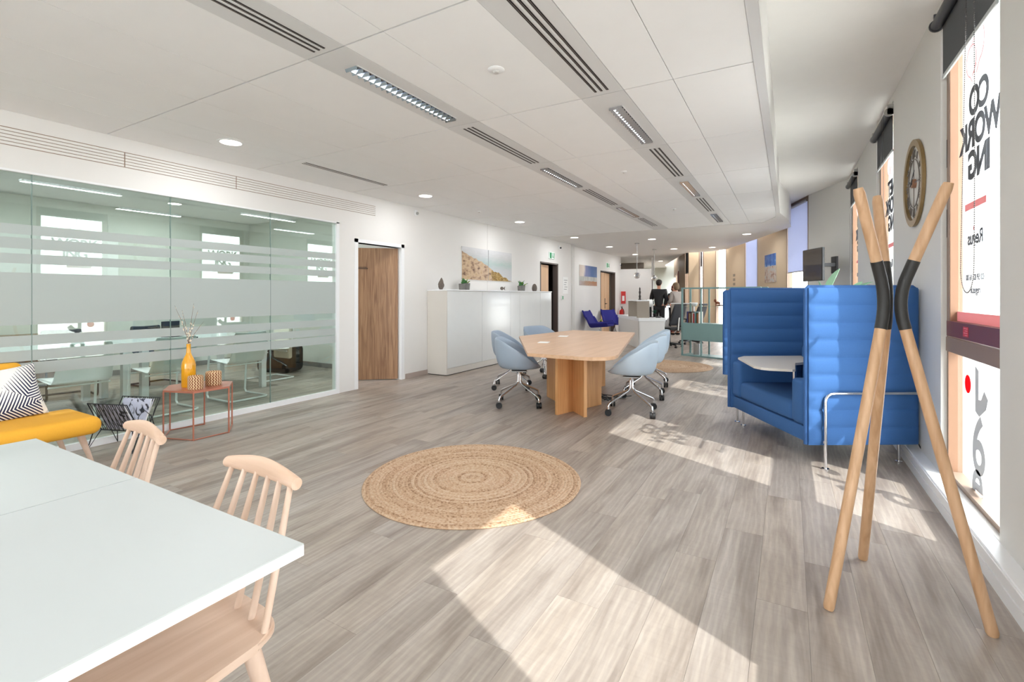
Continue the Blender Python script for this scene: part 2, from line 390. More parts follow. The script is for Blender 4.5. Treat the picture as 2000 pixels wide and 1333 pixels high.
soff = [(-9.5, 10.38), (-.42, 10.38), (-.2, 9.75), (-.182, 9.33), (-.125, 9.3), (.0, 10.2), (.045, 11.317), (-.65, 13.235), (-1.243, 14.84), (-1.634, 15.81), (-2.1, 16.3), (-2.9, 16.48), (-3.67, 18.77), (-4.9, 22.6), (-6, 28.9), (-9.5, 28.9)]
struct(MB().prism(soff, H1-.006, H2+.05).build('ceiling_soffit', WHITE))
struct(MB().box(-9.6, -5.3, -6, 10.38, 2.72, 2.8).build('ceiling_meeting_room', TILE))

# ---- left wall with openings
wl = MB()
GY0, GY1 = -1.6, 4.373
def wallX(mb, x0, x1, ya, yb, holes, H):
    y = ya
    for (h0, h1, z0, z1) in sorted(holes):
        mb.box(x0, x1, y, h0, 0, H)
        if z0 > 0: mb.box(x0, x1, h0, h1, 0, z0)
        if z1 < H: mb.box(x0, x1, h0, h1, z1, H)
        y = h1
    mb.box(x0, x1, y, yb, 0, H)
wallX(wl, XL-.13, XL, -6, 12.36, [(GY0, GY1, 0, 2.25), (4.686, 5.566, 0, 2.02), (10.335, 11.307, 0, 2.07)], H1+.02)
struct(wl.build('wall_left', WHITE))
wr = MB(); wallX(wr, -5.42, -5.27, 12.3, 17.1, [(14.95, 16.42, 0, 2.07)], H1); struct(wr.build('wall_left_recess', WHITE))
# wall joints, corner trim, baseboards
struct(MB().box(XL, XL+.002, 7.981, 7.987, 1.39, H1).build('trim_1', mat('joint_grey', (196, 192, 188), .8)))
struct(MB().box(XL, XL+.03, 12.2, 12.37, 0, H1).build('trim_2', WHITE_R))
struct(MB().box(XL, XL+.012, 5.64, 6.16, 0, .075).box(XL, XL+.012, 10.15, 10.28, 0, .075).box(XL, XL+.012, 11.36, 12.2, 0, .075).build('baseboard_left', mat('grey_skirting', (172, 158, 150), .6)))
# meeting room shell
mr = MB().box(-9.5, -5.27, 5.8, 5.9, 0, 2.72).box(-9.6, -9.45, -3.4, 5.9, 0, 2.72).box(-9.5, -5.27, -3.4, -3.3, 0, 2.72)
struct(mr.build('wall_meeting_room', mat('sage_white_paint', (214, 216, 208), .7)))
struct(MB().box(-9.45, -5.3, 5.785, 5.8, 0, .08).box(-9.45, -9.435, -3.3, 5.8, 0, .08).build('baseboard_meeting_room', GROOVE))

# ---- glazed partition
gp = struct(MB().box(XL-.03, XL+.012, GY0, GY1+.0, 0, .057).box(XL-.03, XL+.01, GY0, GY1, 2.235, 2.252).box(XL-.03, XL+.01, GY1-.045, GY1, .05, 2.25).build('window_partition', TRIMW))
joints = [GY0, -.57, .42, 1.405, 2.385, 3.416, GY1-.045]
for a, b in zip(joints, joints[1:]):
    p = MB().box(XL-.026, XL-.014, a+.0025, b-.0025, .055, 2.24).build('glass_pane', GLASS_P, gp)
    for (z0, z1) in ((1.761, 1.838), (1.65, 1.735), (1.535, 1.611), (1.057, 1.464), (.894, .975), (.776, .859), (.669, .762)):
        MB().box(XL-.0138, XL-.0130, a+.003, b-.003, z0, z1).build('frosted_band', FILM, p)
for b in joints[1:-1]:
    MB().box(XL-.027, XL-.013, b-.0025, b+.0025, .055, 2.24).build('joint_seal', mat('clear_seal', (120, 140, 134), .4), gp)
# wall grille above the partition
gr = thing('wall_grille', 'long white slatted air grille above the glass partition', 'grille', (XL, 3.1, 2.50))
sections = [(-2.0, 0.0), (0.0, 2.008), (2.008, 3.009), (3.009, 5.018)]
for i, (a, b) in enumerate(sections):
    for q in range(5):
        z = 2.432+q*.0262
        MB().box(.0, .007, a-3.1+.004, b-3.1-.004, z+.003-2.5, z+.0242-2.5, .002).build('slat', WHITE, gr)
MB().box(-.0, .0015, -5.1, 1.918, -.070, .068).build('backing', mat('grille_gap', (150, 128, 112), .7), gr)

# ---- doors on the left wall
def casing(name, X, y0, y1, h, wd, m, depth=.13, proud=.004):
    return struct(MB().box(X-depth, X+proud, y0-wd, y0+.012, 0, h+wd).box(X-depth, X+proud, y1-.012, y1+wd, 0, h+wd).box(X-depth, X+proud, y0-wd, y1+wd, h, h+wd).build(name, m))
d1 = casing('door_1', XL, 4.686, 5.566, 2.02, .05, TRIMW)
def door_leaf(parent, hinge, ang, width, h, m, th=.042):
    M = Matrix.Translation((hinge[0], hinge[1], 0)) @ Matrix.Rotation(ang, 4, 'Z')
    lf = MB().box(0, width, -th/2, th/2, .012, h-.01, .003).xf(M).build('door_leaf', m, parent)
    return lf, M
lf, M = door_leaf(d1, (-5.205, 5.545), radians(180+40), .86, 2.02, BEECH_D)
for z in (.35, 1.75): MB().box(-.012, .02, -.035, -.018, z-.05, z+.05).xf(M).build('hinge', STEEL, lf)
for sgn in (-1, 1): MB().cyl((.79, sgn*.02, 1.03), (.79, sgn*.06, 1.03), .012).cyl((.79, sgn*.06, 1.03), (.67, sgn*.06, 1.03), .009).xf(M).build('door_handle', STEEL, lf)
MB().box(.44, .62, .021, .0235, 1.69, 1.705).box(.46, .58, .021, .0235, 1.712, 1.72).box(.44, .62, -.0235, -.021, 1.69, 1.705).xf(M).build('name_plate', mat('dark_brown_ink', (70, 50, 38), .5), lf)
d2 = casing('door_2', XL, 10.335, 11.307, 2.07, .035, mat('dark_grey_frame', (92, 82, 78), .5))
lf, M = door_leaf(d2, (-5.24, 10.36), radians(90+2.5), .63, 2.06, DOORW)
MB().cyl((.59, -.02, 1.02), (.59, -.06, 1.02), .012).cyl((.59, -.06, 1.02), (.49, -.06, 1.02), .009).box(.57, .61, -.026, -.02, .93, 1.1).xf(M).build('door_handle', STEEL, lf)
d3 = casing('door_3', -5.27, 14.95, 16.42, 2.07, .035, mat('dark_grey_frame', (92, 82, 78), .5), .15)
lf, M = door_leaf(d3, (-5.33, 14.97), radians(90), .42, 2.06, DOORW)
lf, M = door_leaf(d3, (-5.33, 15.42), radians(90+8), .88, 2.06, DOORW)
MB().cyl((.08, -.02, 1.02), (.08, -.07, 1.02), .014).cyl((.08, -.07, 1.02), (.2, -.07, 1.02), .011).box(.05, .1, -.03, -.02, .85, 1.2).xf(M).build('door_handle', DARK, lf)
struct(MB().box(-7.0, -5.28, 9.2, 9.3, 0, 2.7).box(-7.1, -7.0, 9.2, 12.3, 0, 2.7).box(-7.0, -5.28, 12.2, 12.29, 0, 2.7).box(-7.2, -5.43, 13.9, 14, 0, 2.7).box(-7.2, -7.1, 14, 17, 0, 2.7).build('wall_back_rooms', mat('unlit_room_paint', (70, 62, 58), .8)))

# ---- right wall with windows
WIN = [(-5.0, -4.0), (-2.26, -1.25), (.52, 1.46), (3.10, 4.11), (5.74, 6.74), (8.43, 9.42)]
ZS, ZT = .13, 3.13
wr = MB(); wallX(wr, XR, XR+.19, -6, 9.60, [(a, b, ZS, ZT) for a, b in WIN], H2+.05)
struct(wr.build('wall_right', WHITE_R))
struct(MB().box(.785, XR+.02, -6, 9.45, 0, .128, .004).box(.779, .79, -6, 9.45, 0, .06).box(.779, .79, -6, 9.45, .07, .118).build('baseboard_right', TRIMW))
def bead_chain(path, parent):
    mb = MB(); P = [Vector(p) for p in path]; mb.tube(P, .0009, 4)
    acc = 0
    for a, b in zip(P, P[1:]):
        L = (b-a).length; d = -acc
        while d+.011 <= L:
            d += .011
            r = bmesh.ops.create_icosphere(mb.bm, subdivisions=1, radius=.0034); bmesh.ops.translate(mb.bm, vec=a+(b-a)*(d/L), verts=r['verts'])
        acc = L-d
    o = mb.build('bead_chain', mat('chain_grey', (70, 66, 64), .4), parent); o['kind'] = 'stuff'; return o
for i, (a, b) in enumerate(WIN):
    f = MB()
    x0, x1 = XR+.03, XR+.10; RZ0, RZ1 = .93, 1.02
    f.box(x0, x1, a, a+.03, ZS, ZT).box(x0, x1, b-.03, b, ZS, ZT).box(x0, x1, a, b, ZT-.03, ZT).box(x0, x1, a, b, ZS, ZS+.03).box(x0-.005, x1, a+.001, b-.001, RZ0, RZ1)
    win = struct(f.build('window_%d' % (i+1), FRAME))
    s = MB(); y0, y1, z0, z1 = a+.02, b-.02, 1.03, ZT-.02
    s.box(x0-.004, x1-.03, y0, y0+.05, z0, z1).box(x0-.004, x1-.03, y1-.05, y1, z0, z1).box(x0-.004, x1-.03, y0, y1, z1-.05, z1)
    so = s.build('window_sash', FRAME, win)
    MB().box(x0-.006, x1-.03, y0, y1, z0, z0+.095).build('bottom_rail', SASH, so)
    MB().box(x0+.0, x1-.031, y1-.056, y1-.0495, z0+.09, z1-.05).build('inner_reveal', SASHIN, so)
    MB().box(x0+.035, x0+.041, y0+.045, y1-.045, z0+.09, z1-.045).build('window_glass', GLASS_W, so)
    MB().box(x0+.045, x0+.051, a+.028, b-.028, ZS+.028, RZ0+.002).build('window_glass', GLASS_W, win)
    MB().box(x0+.0, x0+.045, b-.036, b-.03, ZS+.03, RZ0).build('inner_reveal', SASHIN, win)
    for z in (1.75, 2.2): MB().box(x0-.006, x0-.003, b-.028, b-.022, z-.09, z+.09).build('hinge_pin', DARK, so)
    if i >= 3:
        gx = x0+.034
        # printed film on the upper glass, read from the street (mirrored from inside)
        words = {2: 'CO\nWORK\nING', 3: 'CO\nWORK\nING', 4: 'NET\nWORK\nING', 5: 'CO\nWORK\nING'}[i]
        c = (a+b)/2+.095
        me = text_mesh(words, .222, mirror=True, bold=.008, line=.82, spacing=.90); text_on(me, 'glass_lettering', INKG, (gx, c-.055, 2.335), (0, -1, 0), (0, 0, 1), so)
        MB().box(gx-.001, gx, c-.18, c+.18, 1.79, 1.83).build('glass_stripe', INKR, so)
        text_on(text_mesh('Regus', .11, mirror=True, bold=.002), 'glass_lettering', INKG, (gx, c, 1.585), (0, -1, 0), (0, 0, 1), so)
        MB().cyl((gx-.001, c+.02, 1.675), (gx, c+.02, 1.675), .011).build('glass_dot', INKR, so)
        text_on(text_mesh('03 59 82 16 00', .05, mirror=True), 'glass_lettering', INKG, (gx, c+.01, 1.375), (0, -1, 0), (0, 0, 1), so)
        text_on(text_mesh('regus.fr', .058, mirror=True), 'glass_lettering', INKG, (gx, c+.0, 1.30), (0, -1, 0), (0, 0, 1), so)
        MB().box(gx-.001, gx, y0+.05, y1-.05, z0+.095, z0+.155).build('glass_stripe', INKR, so)
        # two speech bubbles, outlined
        def bubble(cy, cz, r, tail):
            p = []; gx = x0+.030
            for k in range(29):
                t = radians(-75+k*330/28) if tail < 0 else radians(-105-k*330/28)
                p.append((gx-.001, cy+r*cos(t), cz+r*1.05*sin(t)))
            p.append((gx-.001, cy-tail*r*.25, cz-r*1.55)); p.append(p[0]); return p
        MB().tube(bubble(c+.04, 2.645, .085, 1), .0035, 5).build('glass_bubble', INKR, so)
        MB().tube(bubble(c-.07, 2.70, .10, -1)[6:], .0035, 5).build('glass_bubble', INKR, so)
        # big letters on the lower pane
        gx2 = x0+.044
        lp = [('J', (c-.02), .66, .36), ('g', c+.02, .30, .40), ('e', c+.0, .06, .34)]
        text_on(text_mesh('L', .01), 'x', LETW, (0, 0, -5), (0, -1, 0), (0, 0, 1), win) if False else None
        jm = MB(); jp = [(c+.035, .88), (c+.035, .62), (c-.03, .60), (c-.14, .66), (c-.17, .72), (c-.11, .76), (c-.06, .70), (c-.02, .695), (c-.02, .86)]
        jm.bm.faces.new([jm.bm.verts.new((gx2, y_, z_)) for y_, z_ in jp]); r_ = bmesh.ops.extrude_face_region(jm.bm, geom=jm.bm.faces[:]); bmesh.ops.translate(jm.bm, vec=(-.001, 0, 0), verts=[v for v in r_['geom'] if isinstance(v, bmesh.types.BMVert)])
        jm.build('glass_letter', LETW, win)
        MB().cyl((gx2-.001, c+.17, .755), (gx2, c+.17, .755), .055, seg=28).build('glass_dot', REDF, win)
        text_on(text_mesh('6', .46, bold=.008), 'glass_letter', LETW, (gx2, c-.02, .28), (0, -1, 0), (0, 0, 1), win)
        text_on(text_mesh('e', .40, bold=.008), 'glass_letter', LETW, (gx2, c+.0, .10), (0, -1, 0), (0, 0, 1), win) if i != 99 else None
        st = MB().box(x0-.0075, x0-.006, c-.045, c+.045, z0+.018, z0+.075).build('sash_sticker', RED, so)
        for q in range(4): MB().box(x0-.0085, x0-.0074, c-.035, c+.01+.02*(q % 2), z0+.024+q*.013, z0+.028+q*.013).build('sticker_line', INKR, st)
    # roller blind
    wd = 'second' if i == 4 else ''
    nm = {0: 'unseen roller blind on the rear window behind the camera', 1: 'rolled charcoal blind behind the camera', 2: 'charcoal roller blind beside the camera, out of view',
          3: 'charcoal roller blind over the nearest window, right of the wall clock', 4: 'charcoal roller blind on the window just left of the wall clock', 5: 'charcoal roller blind on the far window behind the wooden coat stand'}[i]
    rb = thing('roller_blind', nm, 'blind', (XR, (a+b)/2, 3.03))
    hw = (b-a)/2-.02; zb = {3: 2.695, 4: 2.68, 5: 2.70}.get(i, 2.70)-3.03
    MB().cyl((-.03, -hw-.0, 0), (-.03, hw-.03, 0), .032, seg=18).build('roller_tube', mat('charcoal_metal', (62, 62, 66), .4), rb, True)
    for sg in (-hw-.008, hw-.03): MB().cyl((-.03, sg, 0), (-.03, sg+.012, 0), .04, seg=18).box(-.045, .012, sg, sg+.012, -.02, .075).build('bracket', STEEL if i > 3 else mat('charcoal_metal', (62, 62, 66), .4), rb)
    MB().box(-.002, 0, -hw+.01, hw-.04, zb, .01).build('fabric', BLINDG, rb)
    MB().box(-.008, .006, -hw+.008, hw-.036, zb-.022, zb, .003).build('bottom_bar', mat('pale_grey_bar', (190, 196, 196), .4), rb)
    path = [(-.062, -hw+.10, 0)]
    for k in range(0, 13):
        t = k/12; path.append((-.062-.0*t, -hw+.10-.01*sin(t*pi)-.01*t, -t*1.55))
    cb = [(-.062, -hw+.20+.105*cos(pi+q*pi/14)*1.0-.0, -1.60-.13*sin(q*pi/14)) for q in range(0, 15)]
    path += cb
    for k in range(0, 13):
        t = k/12; path.append((-.062, -hw+.305-.105*t+.0*sin(t), -1.6+t*1.6))
    if i >= 3: bead_chain(path, rb)

# ---- facade that curves away at the far end
def wall_seg(p, q, m, name, th=.12, z0=0, z1=H2+.05, kind=True):
    d = Vector((q[0]-p[0], q[1]-p[1], 0)); L = d.length; a = atan2(d.y, d.x)
    o = MB().box(0, L, -th, 0, z0, z1).build(name, m, loc=(p[0], p[1], 0), rotz=a)
    return struct(o) if kind else o
CW = [(.86, 9.55), (.33, 10.75), (-.04, 11.89), (-.68, 13.79), (-1.05, 14.79), (-1.66, 16.17), (-2.04, 16.67), (-2.40, 16.78), (-2.56, 16.80), (-2.88, 16.84), (-3.09, 17.29), (-3.54, 18.64)]
kinds = ['W', 'G', 'B', 'G', 'B', 'G', 'B', 'G', 'B', 'G', 'B']
bi = gi = 0
for (p, q), kd in zip(zip(CW, CW[1:]), kinds):
    d = Vector((q[0]-p[0], q[1]-p[1], 0)); L = d.length; a = atan2(d.y, d.x)
    if kd == 'W': wall_seg(p, q, WHITE_R, 'wall_far_right')
    elif kd == 'B':
        bi += 1; wall_seg(p, q, BEIGE if bi < 5 else BROWNW, 'wall_facade_%d' % bi)
    else:
        gi += 1
        win = struct(MB().box(0, .045, -.1, .0, 0, H2).box(L-.045, L, -.1, .0, 0, H2).box(0, L, -.1, 0, H2-.1, H2+.05).box(0, L, -.1, 0, 0, .15).box(0, L, -.1, -.02, .93, 1.0).build('window_%d' % (6+gi), FRAME, loc=(p[0], p[1], 0), rotz=a))
        MB().box(.04, L-.04, -.06, -.054, .15, H2-.1).build('window_glass', GLASS_W, win)
        lab, zb, fm = {1: ('pale blue-grey roller blind drawn halfway down behind the television', 1.78, BLINDB), 2: ('pale grey roller blind drawn low beside the framed poster', 1.2, BLINDB), 3: ('raised roller blind on the bright window above the glazed shelf', 3.05, BLINDG),
                       4: ('short dark roller blind on the narrow window behind the shelf', 2.25, mat('dark_blind', (60, 52, 54), .8)), 5: ('black roller blind on the far narrow window left of the shelf', 2.05, BLACK)}[gi]
        rb = thing('roller_blind', lab, 'blind', (p[0], p[1], 3.12), a)
        MB().cyl((.05, .0, 0), (L-.05, .0, 0), .028, seg=12).build('roller_tube', STEEL, rb, True)
        MB().box(.055, L-.055, -.014, -.012, zb-3.12, 0).build('fabric', fm, rb)
        MB().box(.055, L-.055, -.02, -.008, zb-3.14, zb-3.12).build('bottom_bar', STEEL, rb)
# rear rooms: end walls, half-height white wall
struct(MB().box(-9.6, -9.5, 12.4, 29, 0, H2).box(-9.6, -3.6, 24.6, 24.7, 0, H2).box(-9.5, -5.42, 12.28, 12.38, 0, H2).build('wall_far_end', mat('sage_grey_paint', (190, 194, 186), .7)))
wall_seg((-3.54, 18.64), (-4.9, 24.6), BROWNW, 'wall_facade_6', z0=2.3)
win = struct(MB().box(0, 6.1, -.06, 0, 2.2, 2.3).box(0, 6.1, -.06, 0, 0, .9).box(0, .05, -.06, 0, 0, 2.3).box(1.5, 1.55, -.06, 0, 0, 2.3).box(3.2, 3.3, -.06, 0, 0, 2.3).build('window_12', FRAME, loc=(-3.54, 18.64, 0), rotz=atan2(24.6-18.64, -4.9+3.54)))
MB().box(.05, 6.05, -.04, -.034, .9, 2.2).build('window_glass', GLASS_W, win)
MB().box(.05, 1.5, -.03, -.026, 1.75, 2.2).build('purple_blind', mat('violet_grey_fabric', (128, 122, 150), .8), win)
MB().box(.0, .12, -.02, .03, .9, 2.2).build('maroon_post', SASH, win)
hw = struct(MB().box(0, 1.12, 0, .12, 0, 2.24, .004).build('wall_half_height', WHITE, loc=(-5.3, 17.0, 0), rotz=radians(10)))
struct(MB().box(-5.5, -5.3, 17.1, 17.2, 2.24, H1).box(-9.5, -5.3, 20.4, 20.5, 0, H2).build('wall_inner', mat('brown_grey_paint', (150, 140, 130), .7)))
struct(MB().box(-4.36, -4.30, 17.9, 17.96, 0, H1).build('trim_3', TRIMW))
# walls behind the camera
struct(MB().box(-9.6, -4.7, -6.2, -6.0, 0, 3.3).box(-.2, 1.2, -6.2, -6.0, 0, 3.3).box(-4.7, -.2, -6.2, -6, 0, .2).box(-4.7, -.2, -6.2, -6, 2.6, 3.3).build('wall_rear', WHITE))
wrr = struct(MB().box(-4.7, -.2, -6.12, -6.05, .2, .26).box(-4.7, -.2, -6.12, -6.05, 2.54, 2.6).box(-4.7, -4.64, -6.12, -6.05, .2, 2.6).box(-3.23, -3.17, -6.12, -6.05, .2, 2.6).box(-1.73, -1.67, -6.12, -6.05, .2, 2.6).box(-.26, -.2, -6.12, -6.05, .2, 2.6).build('window_rear', FRAME))  # rear opening and glazing added, out of view, to bring in fill daylight
MB().box(-4.65, -.25, -6.09, -6.083, .25, 2.55).build('window_glass', GLASS_W, wrr)

# ---- outdoors: paving seen through the windows
struct(MB().box(1.3, 60, -40, 60, -.5, -.35).build('pavement_outside', PAVE))

# ================================================================== CEILING FITTINGS
# downlights
DL = [(-4.43, 2.545), (-4.43, 5.274), (-4.44, 8.031), (-4.46, 10.79), (-4.44, 13.33), (-4.50, 16.22), (-2.93, 12.06), (-2.96, 14.87), (-1.91, 14.95), (-.82, 12.13), (-4.48, 19.85)]
DLL = ['round recessed downlight nearest the camera, above the glass partition', 'round recessed downlight near the wooden door', 'round recessed downlight above the white sideboard', 'round recessed downlight near the first exit sign', 'round recessed downlight before the framed beach print',
       'round recessed downlight near the second exit sign', 'round recessed downlight in the plaster soffit, left of the two near the pendants', 'round recessed downlight in the soffit behind the pendant globes', 'round recessed downlight in the soffit above the glazed shelf',
       'round recessed downlight in the soffit nearest the television', 'small far downlight above the half-height white wall']
def add_area(parent, loc, size, power, colr=(.95, .975, 1), shape='DISK', size_y=None, spread=None):
    L = bpy.data.lights.new('lamp_light', 'AREA'); L.shape = shape; L.size = size; L.energy = power; L.color = colr
    if size_y: L.size_y = size_y
    o = bpy.data.objects.new('lamp_light', L); col.objects.link(o); o.parent = parent; o.location = loc
    return o
def downlight(x, y, z, lab, group='ceiling downlights', p=DL_POWER):
    t = thing('ceiling_downlight', lab, 'light', (x, y, z), 0, group)
    MB().lathe([(.088, -.004), (.112, -.004), (.112, .001), (.088, .001)], seg=28).build('trim_ring', TRIMW, t, True)
    MB().lathe([(0.0005, -.003), (.088, -.003), (.088, .0), (.0005, .0)], seg=28).build('diffuser', LIT, t)
    add_area(t, (0, 0, -.02), .16, p); return t
for (x, y), lab in zip(DL, DLL): downlight(x, y, H1-(.006 if y > 10.4 else 0), lab)
for k, (x, y) in enumerate([(-4.43, -.18), (-4.43, -2.9)]): downlight(x, y, H1, ['recessed downlight behind the camera near the glass', 'rearmost recessed downlight behind the camera'][k])
for k, (x, y) in enumerate([(-6.3, 1.2), (-6.3, 3.9), (-8.3, 1.2), (-8.3, 3.9)]):
    downlight(x, y, 2.72, 'downlight inside the glazed meeting room, ' + ['front left', 'front right', 'rear left', 'rear right'][k], 'meeting room downlights', 30)
# slot diffusers and louvre luminaires in the grey strips
def slots(x, y0, y1, lab, n=3, pitch=.042, wdt=.017, grp='slot air diffusers'):
    L = y1-y0; t = thing('slot_diffuser', lab, 'air vent', (x, (y0+y1)/2, H1), 0, grp)
    for q in range(n):
        xc = (q-(n-1)/2)*pitch
        sl = MB().box(xc-wdt/2, xc+wdt/2, -L/2, L/2, -.0022, .004).build('slot', BLACK, t)
        MB().box(xc-.0012, xc+.0012, -L/2, L/2, -.0045, -.002).build('vane', mat('slot_vane', (112, 100, 96), .5), sl)
    if n == 3:
        MB().box(-.5*pitch-.004, -.5*pitch+.004, -L/2, L/2, -.004, 0).build('bar', STRIP, t); MB().box(.5*pitch-.004, .5*pitch+.004, -L/2, L/2, -.004, 0).build('bar', STRIP, t)
    return t
def luminaire(x, y0, y1, lab, lit=True):
    L = y1-y0; W = .10; t = thing('louvre_luminaire', lab, 'light', (x, (y0+y1)/2, H1), 0, 'louvre lights in the grey strips')
    MB().box(-W/2-.006, -W/2, -L/2-.006, L/2+.006, -.005, .012).box(W/2, W/2+.006, -L/2-.006, L/2+.006, -.005, .012).box(-W/2, W/2, -L/2-.006, -L/2, -.005, .012).box(-W/2, W/2, L/2, L/2+.006, -.005, .012).build('frame', STRIP, t)
    MB().box(-W/2, W/2, -L/2, L/2, -.0015, .0).build('reflector', MIRROR, t)
    n = int(L/.05)
    lv = MB()
    for k in range(n+1):
        y = -L/2+k*L/n; lv.quad([(-W/2, y-.010, -.004), (W/2, y-.010, -.004), (W/2, y, -.022), (-W/2, y, -.022)]); lv.quad([(-W/2, y+.010, -.004), (W/2, y+.010, -.004), (W/2, y, -.022), (-W/2, y, -.022)])
    lv.build('louvre_blade', MIRROR, t)
    MB().cyl((-.018, -L/2+.02, -.010), (-.018, L/2-.02, -.010), .007, seg=8).build('tube', TUBEL, t, True)
    add_area(t, (0, 0, -.03), W*.8, LUM_POWER*L/1.0, (.97, .98, 1), 'RECTANGLE', L); return t
for k in range(-4, 6):
    y0 = 1.88+1.35*k
    far_ = ['behind the camera', 'behind the camera', 'behind the camera', 'behind the camera']
    if k % 2 == 1: pass
    # left strip: slots on odd cells from y=.53
    if k % 2 == 1 or k % 2 == -1:
        yl = y0+.08
        labL = {-1: 'triple slot air diffuser at the top edge left of centre', 1: 'triple slot air diffuser behind the long louvre light in the left strip', 3: 'third triple slot diffuser of the left strip, above the meeting table', 5: 'farthest triple slot diffuser of the left strip'}.get(k, 'slot air diffuser behind the camera, left strip')
        slots(-2.325, yl, y0+1.31 if k < 5 else y0+1.2, labL)
        labR = {-1: None, 1: 'mirror louvre light in the right strip, nearest the camera', 3: 'small louvre light in the right strip, second from the camera', 5: 'lit louvre light at the far end of the right strip'}.get(k, 'louvre light behind the camera, right strip')
        if labR: luminaire(-1.115, y0+.26, y0+1.18, labR)
        elif k < 0: luminaire(-1.115, y0+.2, y0+1.1, 'louvre light above the camera in the right strip')
    else:
        labL = {0: 'long mirror louvre light in the left strip, nearest the camera', 2: 'second louvre light of the left strip, lit', 4: 'third louvre light of the left strip, beyond the table'}.get(k, 'louvre light behind the camera, left strip %s' % ('near' if k == -2 else 'rear'))
        luminaire(-2.33, y0+.2, y0+1.2, labL)
        labR = {0: 'long triple slot diffuser at the top edge, right of centre', 2: 'triple slot diffuser in the right strip beyond the mirror louvre', 4: 'farthest triple slot diffuser of the right strip'}.get(k, 'slot diffuser behind the camera, right strip, ' + ('near' if k == -2 else 'rear'))
        slots(-1.11, y0+.08, y0+1.29, labR)
slots(-4.44, 3.32, 4.51, 'narrow slot air diffuser beside the wall grille, over the partition end', 3, .028, .010)
slots(-4.40, 14.3, 15.4, 'dark slot vent in the soffit behind the first pendant lamp', 1, .05, .10); slots(-4.2, 17.0, 18.2, 'farthest dark slot vent in the soffit', 1, .05, .10)
# ceiling sensors
for (x, y, lab) in [(-1.574, 2.545, 'round white presence sensor on the tile between the two strips'), (-1.61, 5.349, 'small ceiling sensor on the second row between the strips'), (-1.606, 8.045, 'farthest small ceiling sensor between the strips'), (-4.461, 6.678, 'small ceiling sensor left, near the downlights')]:
    big = y < 3
    t = thing('ceiling_sensor', lab, 'sensor', (x, y, H1)); r = .052 if big else .035
    MB().lathe([(.001, -.012), (r*.8, -.010), (r, -.003), (r, 0), (.001, 0)], seg=24).build('base', TRIMW, t, True)
    MB().lathe([(.001, -.026), (r*.3, -.022), (r*.42, -.011), (.001, -.011)], seg=16).build('lens', mat('sensor_lens', (198, 196, 192), .4), t, True)
# pendant globes
for k, (x, y) in enumerate([(-3.50, 12.79), (-3.51, 14.74)]):
    t = thing('pendant_lamp', ['clear glass globe pendant, left of the two', 'clear glass globe pendant, right of the two'][k], 'pendant lamp', (x, y, H1-.006))
    MB().lathe([(.001, -.02), (.06, -.018), (.06, 0), (.001, 0)]).build('canopy', STEEL, t, True)
    MB().cyl((0, 0, -.02), (0, 0, -.78), .008, seg=8).build('stem', STEEL, t)
    MB().sphere((0, 0, -.86), .085, 20, 12).build('globe', mat('smoked_glass', (235, 235, 235), .02, trans=.9), t, True)
    MB().sphere((0, 0, -.85), .03, 12, 8).build('bulb', MIRROR, t, True)
# wall cameras / sensors
for (x, y, z, lab) in [(XL, 5.87, 2.60, 'white motion detector high on the wall right of the wooden door'), (XL, 11.40, 2.53, 'white wall camera above the paper notice'), (-5.27, 17.0, 2.40, 'small dark wall camera above the half-height wall')]:
    t = thing('wall_camera', lab, 'camera', (x, y, z)); MB().box(0, .03, -.03, .03, -.045, .045, .008).build('housing', TRIMW, t); MB().sphere((.045, 0, -.01), .024, 12, 8).build('lens', DARK if y > 6 else STEEL, t, True)

# exit signs, notices
def exit_sign(x, y, z, lab):
    t = thing('exit_sign', lab, 'sign', (x, y, z)); MB().box(0, .03, -.15, .15, -.085, .085, .006).build('box', mat('sign_body', (225, 238, 232), .4, emit=(225, 240, 232), estr=.15), t)
    MB().box(.03, .032, -.13, -.02, -.07, .07).box(.03, .032, .1, .135, -.07, .07).build('green_field', GREENS, t)
    MB().tube([(.033, .02, -.05), (.033, .04, -.01), (.033, .03, .03)], .008, 6).sphere((.033, .03, .05), .012, 8, 6).tube([(.033, .04, -.01), (.033, .065, -.05)], .007, 6).build('running_figure', GREENS, t)
    return t
exit_sign(XL, 10.91, 2.285, 'green exit sign above the door at the end of the sideboard'); exit_sign(-5.27, 15.6, 2.30, 'green exit sign above the farther door beside the beach print')
t = thing('paper_notice', 'framed white paper notice on the wall between the two exit doors', 'notice', (XL, 11.80, 1.56)); MB().box(0, .006, -.17, .17, -.22, .22).build('sheet', PAPER, t)
for q in range(5): MB().box(.006, .007, -.1+.03*(q % 2), .12-.04*(q % 3), .13-q*.06, .145-q*.06).build('text_line', mat('grey_print', (150, 150, 152), .7), t)
t = thing('call_point', 'small green emergency call point below the notice', 'call point', (XL, 11.56, 1.235)); MB().box(0, .035, -.05, .05, -.06, .06, .006).build('box', PAPER, t); MB().box(.035, .038, -.03, .03, -.045, .045).build('green_face', GREENS, t)
t = thing('safety_sign', 'red fire safety sign on the white half-height wall', 'sign', (-5.22, 16.98, 1.22), radians(10)); MB().box(0, .16, -.02, 0, -.22, .22).build('red_board', RED, t); MB().box(.04, .12, -.023, -.02, -.12, .06).build('white_pictogram', PAPER, t)
t = thing('fire_extinguisher', 'red fire extinguisher beside the far door', 'fire extinguisher', (-5.12, 16.75, .30))
MB().lathe([(.001, 0), (.085, .005), (.09, .03), (.09, .42), (.075, .47), (.03, .5), (.025, .52), (.001, .52)], seg=20).build('cylinder', RED, t, True)
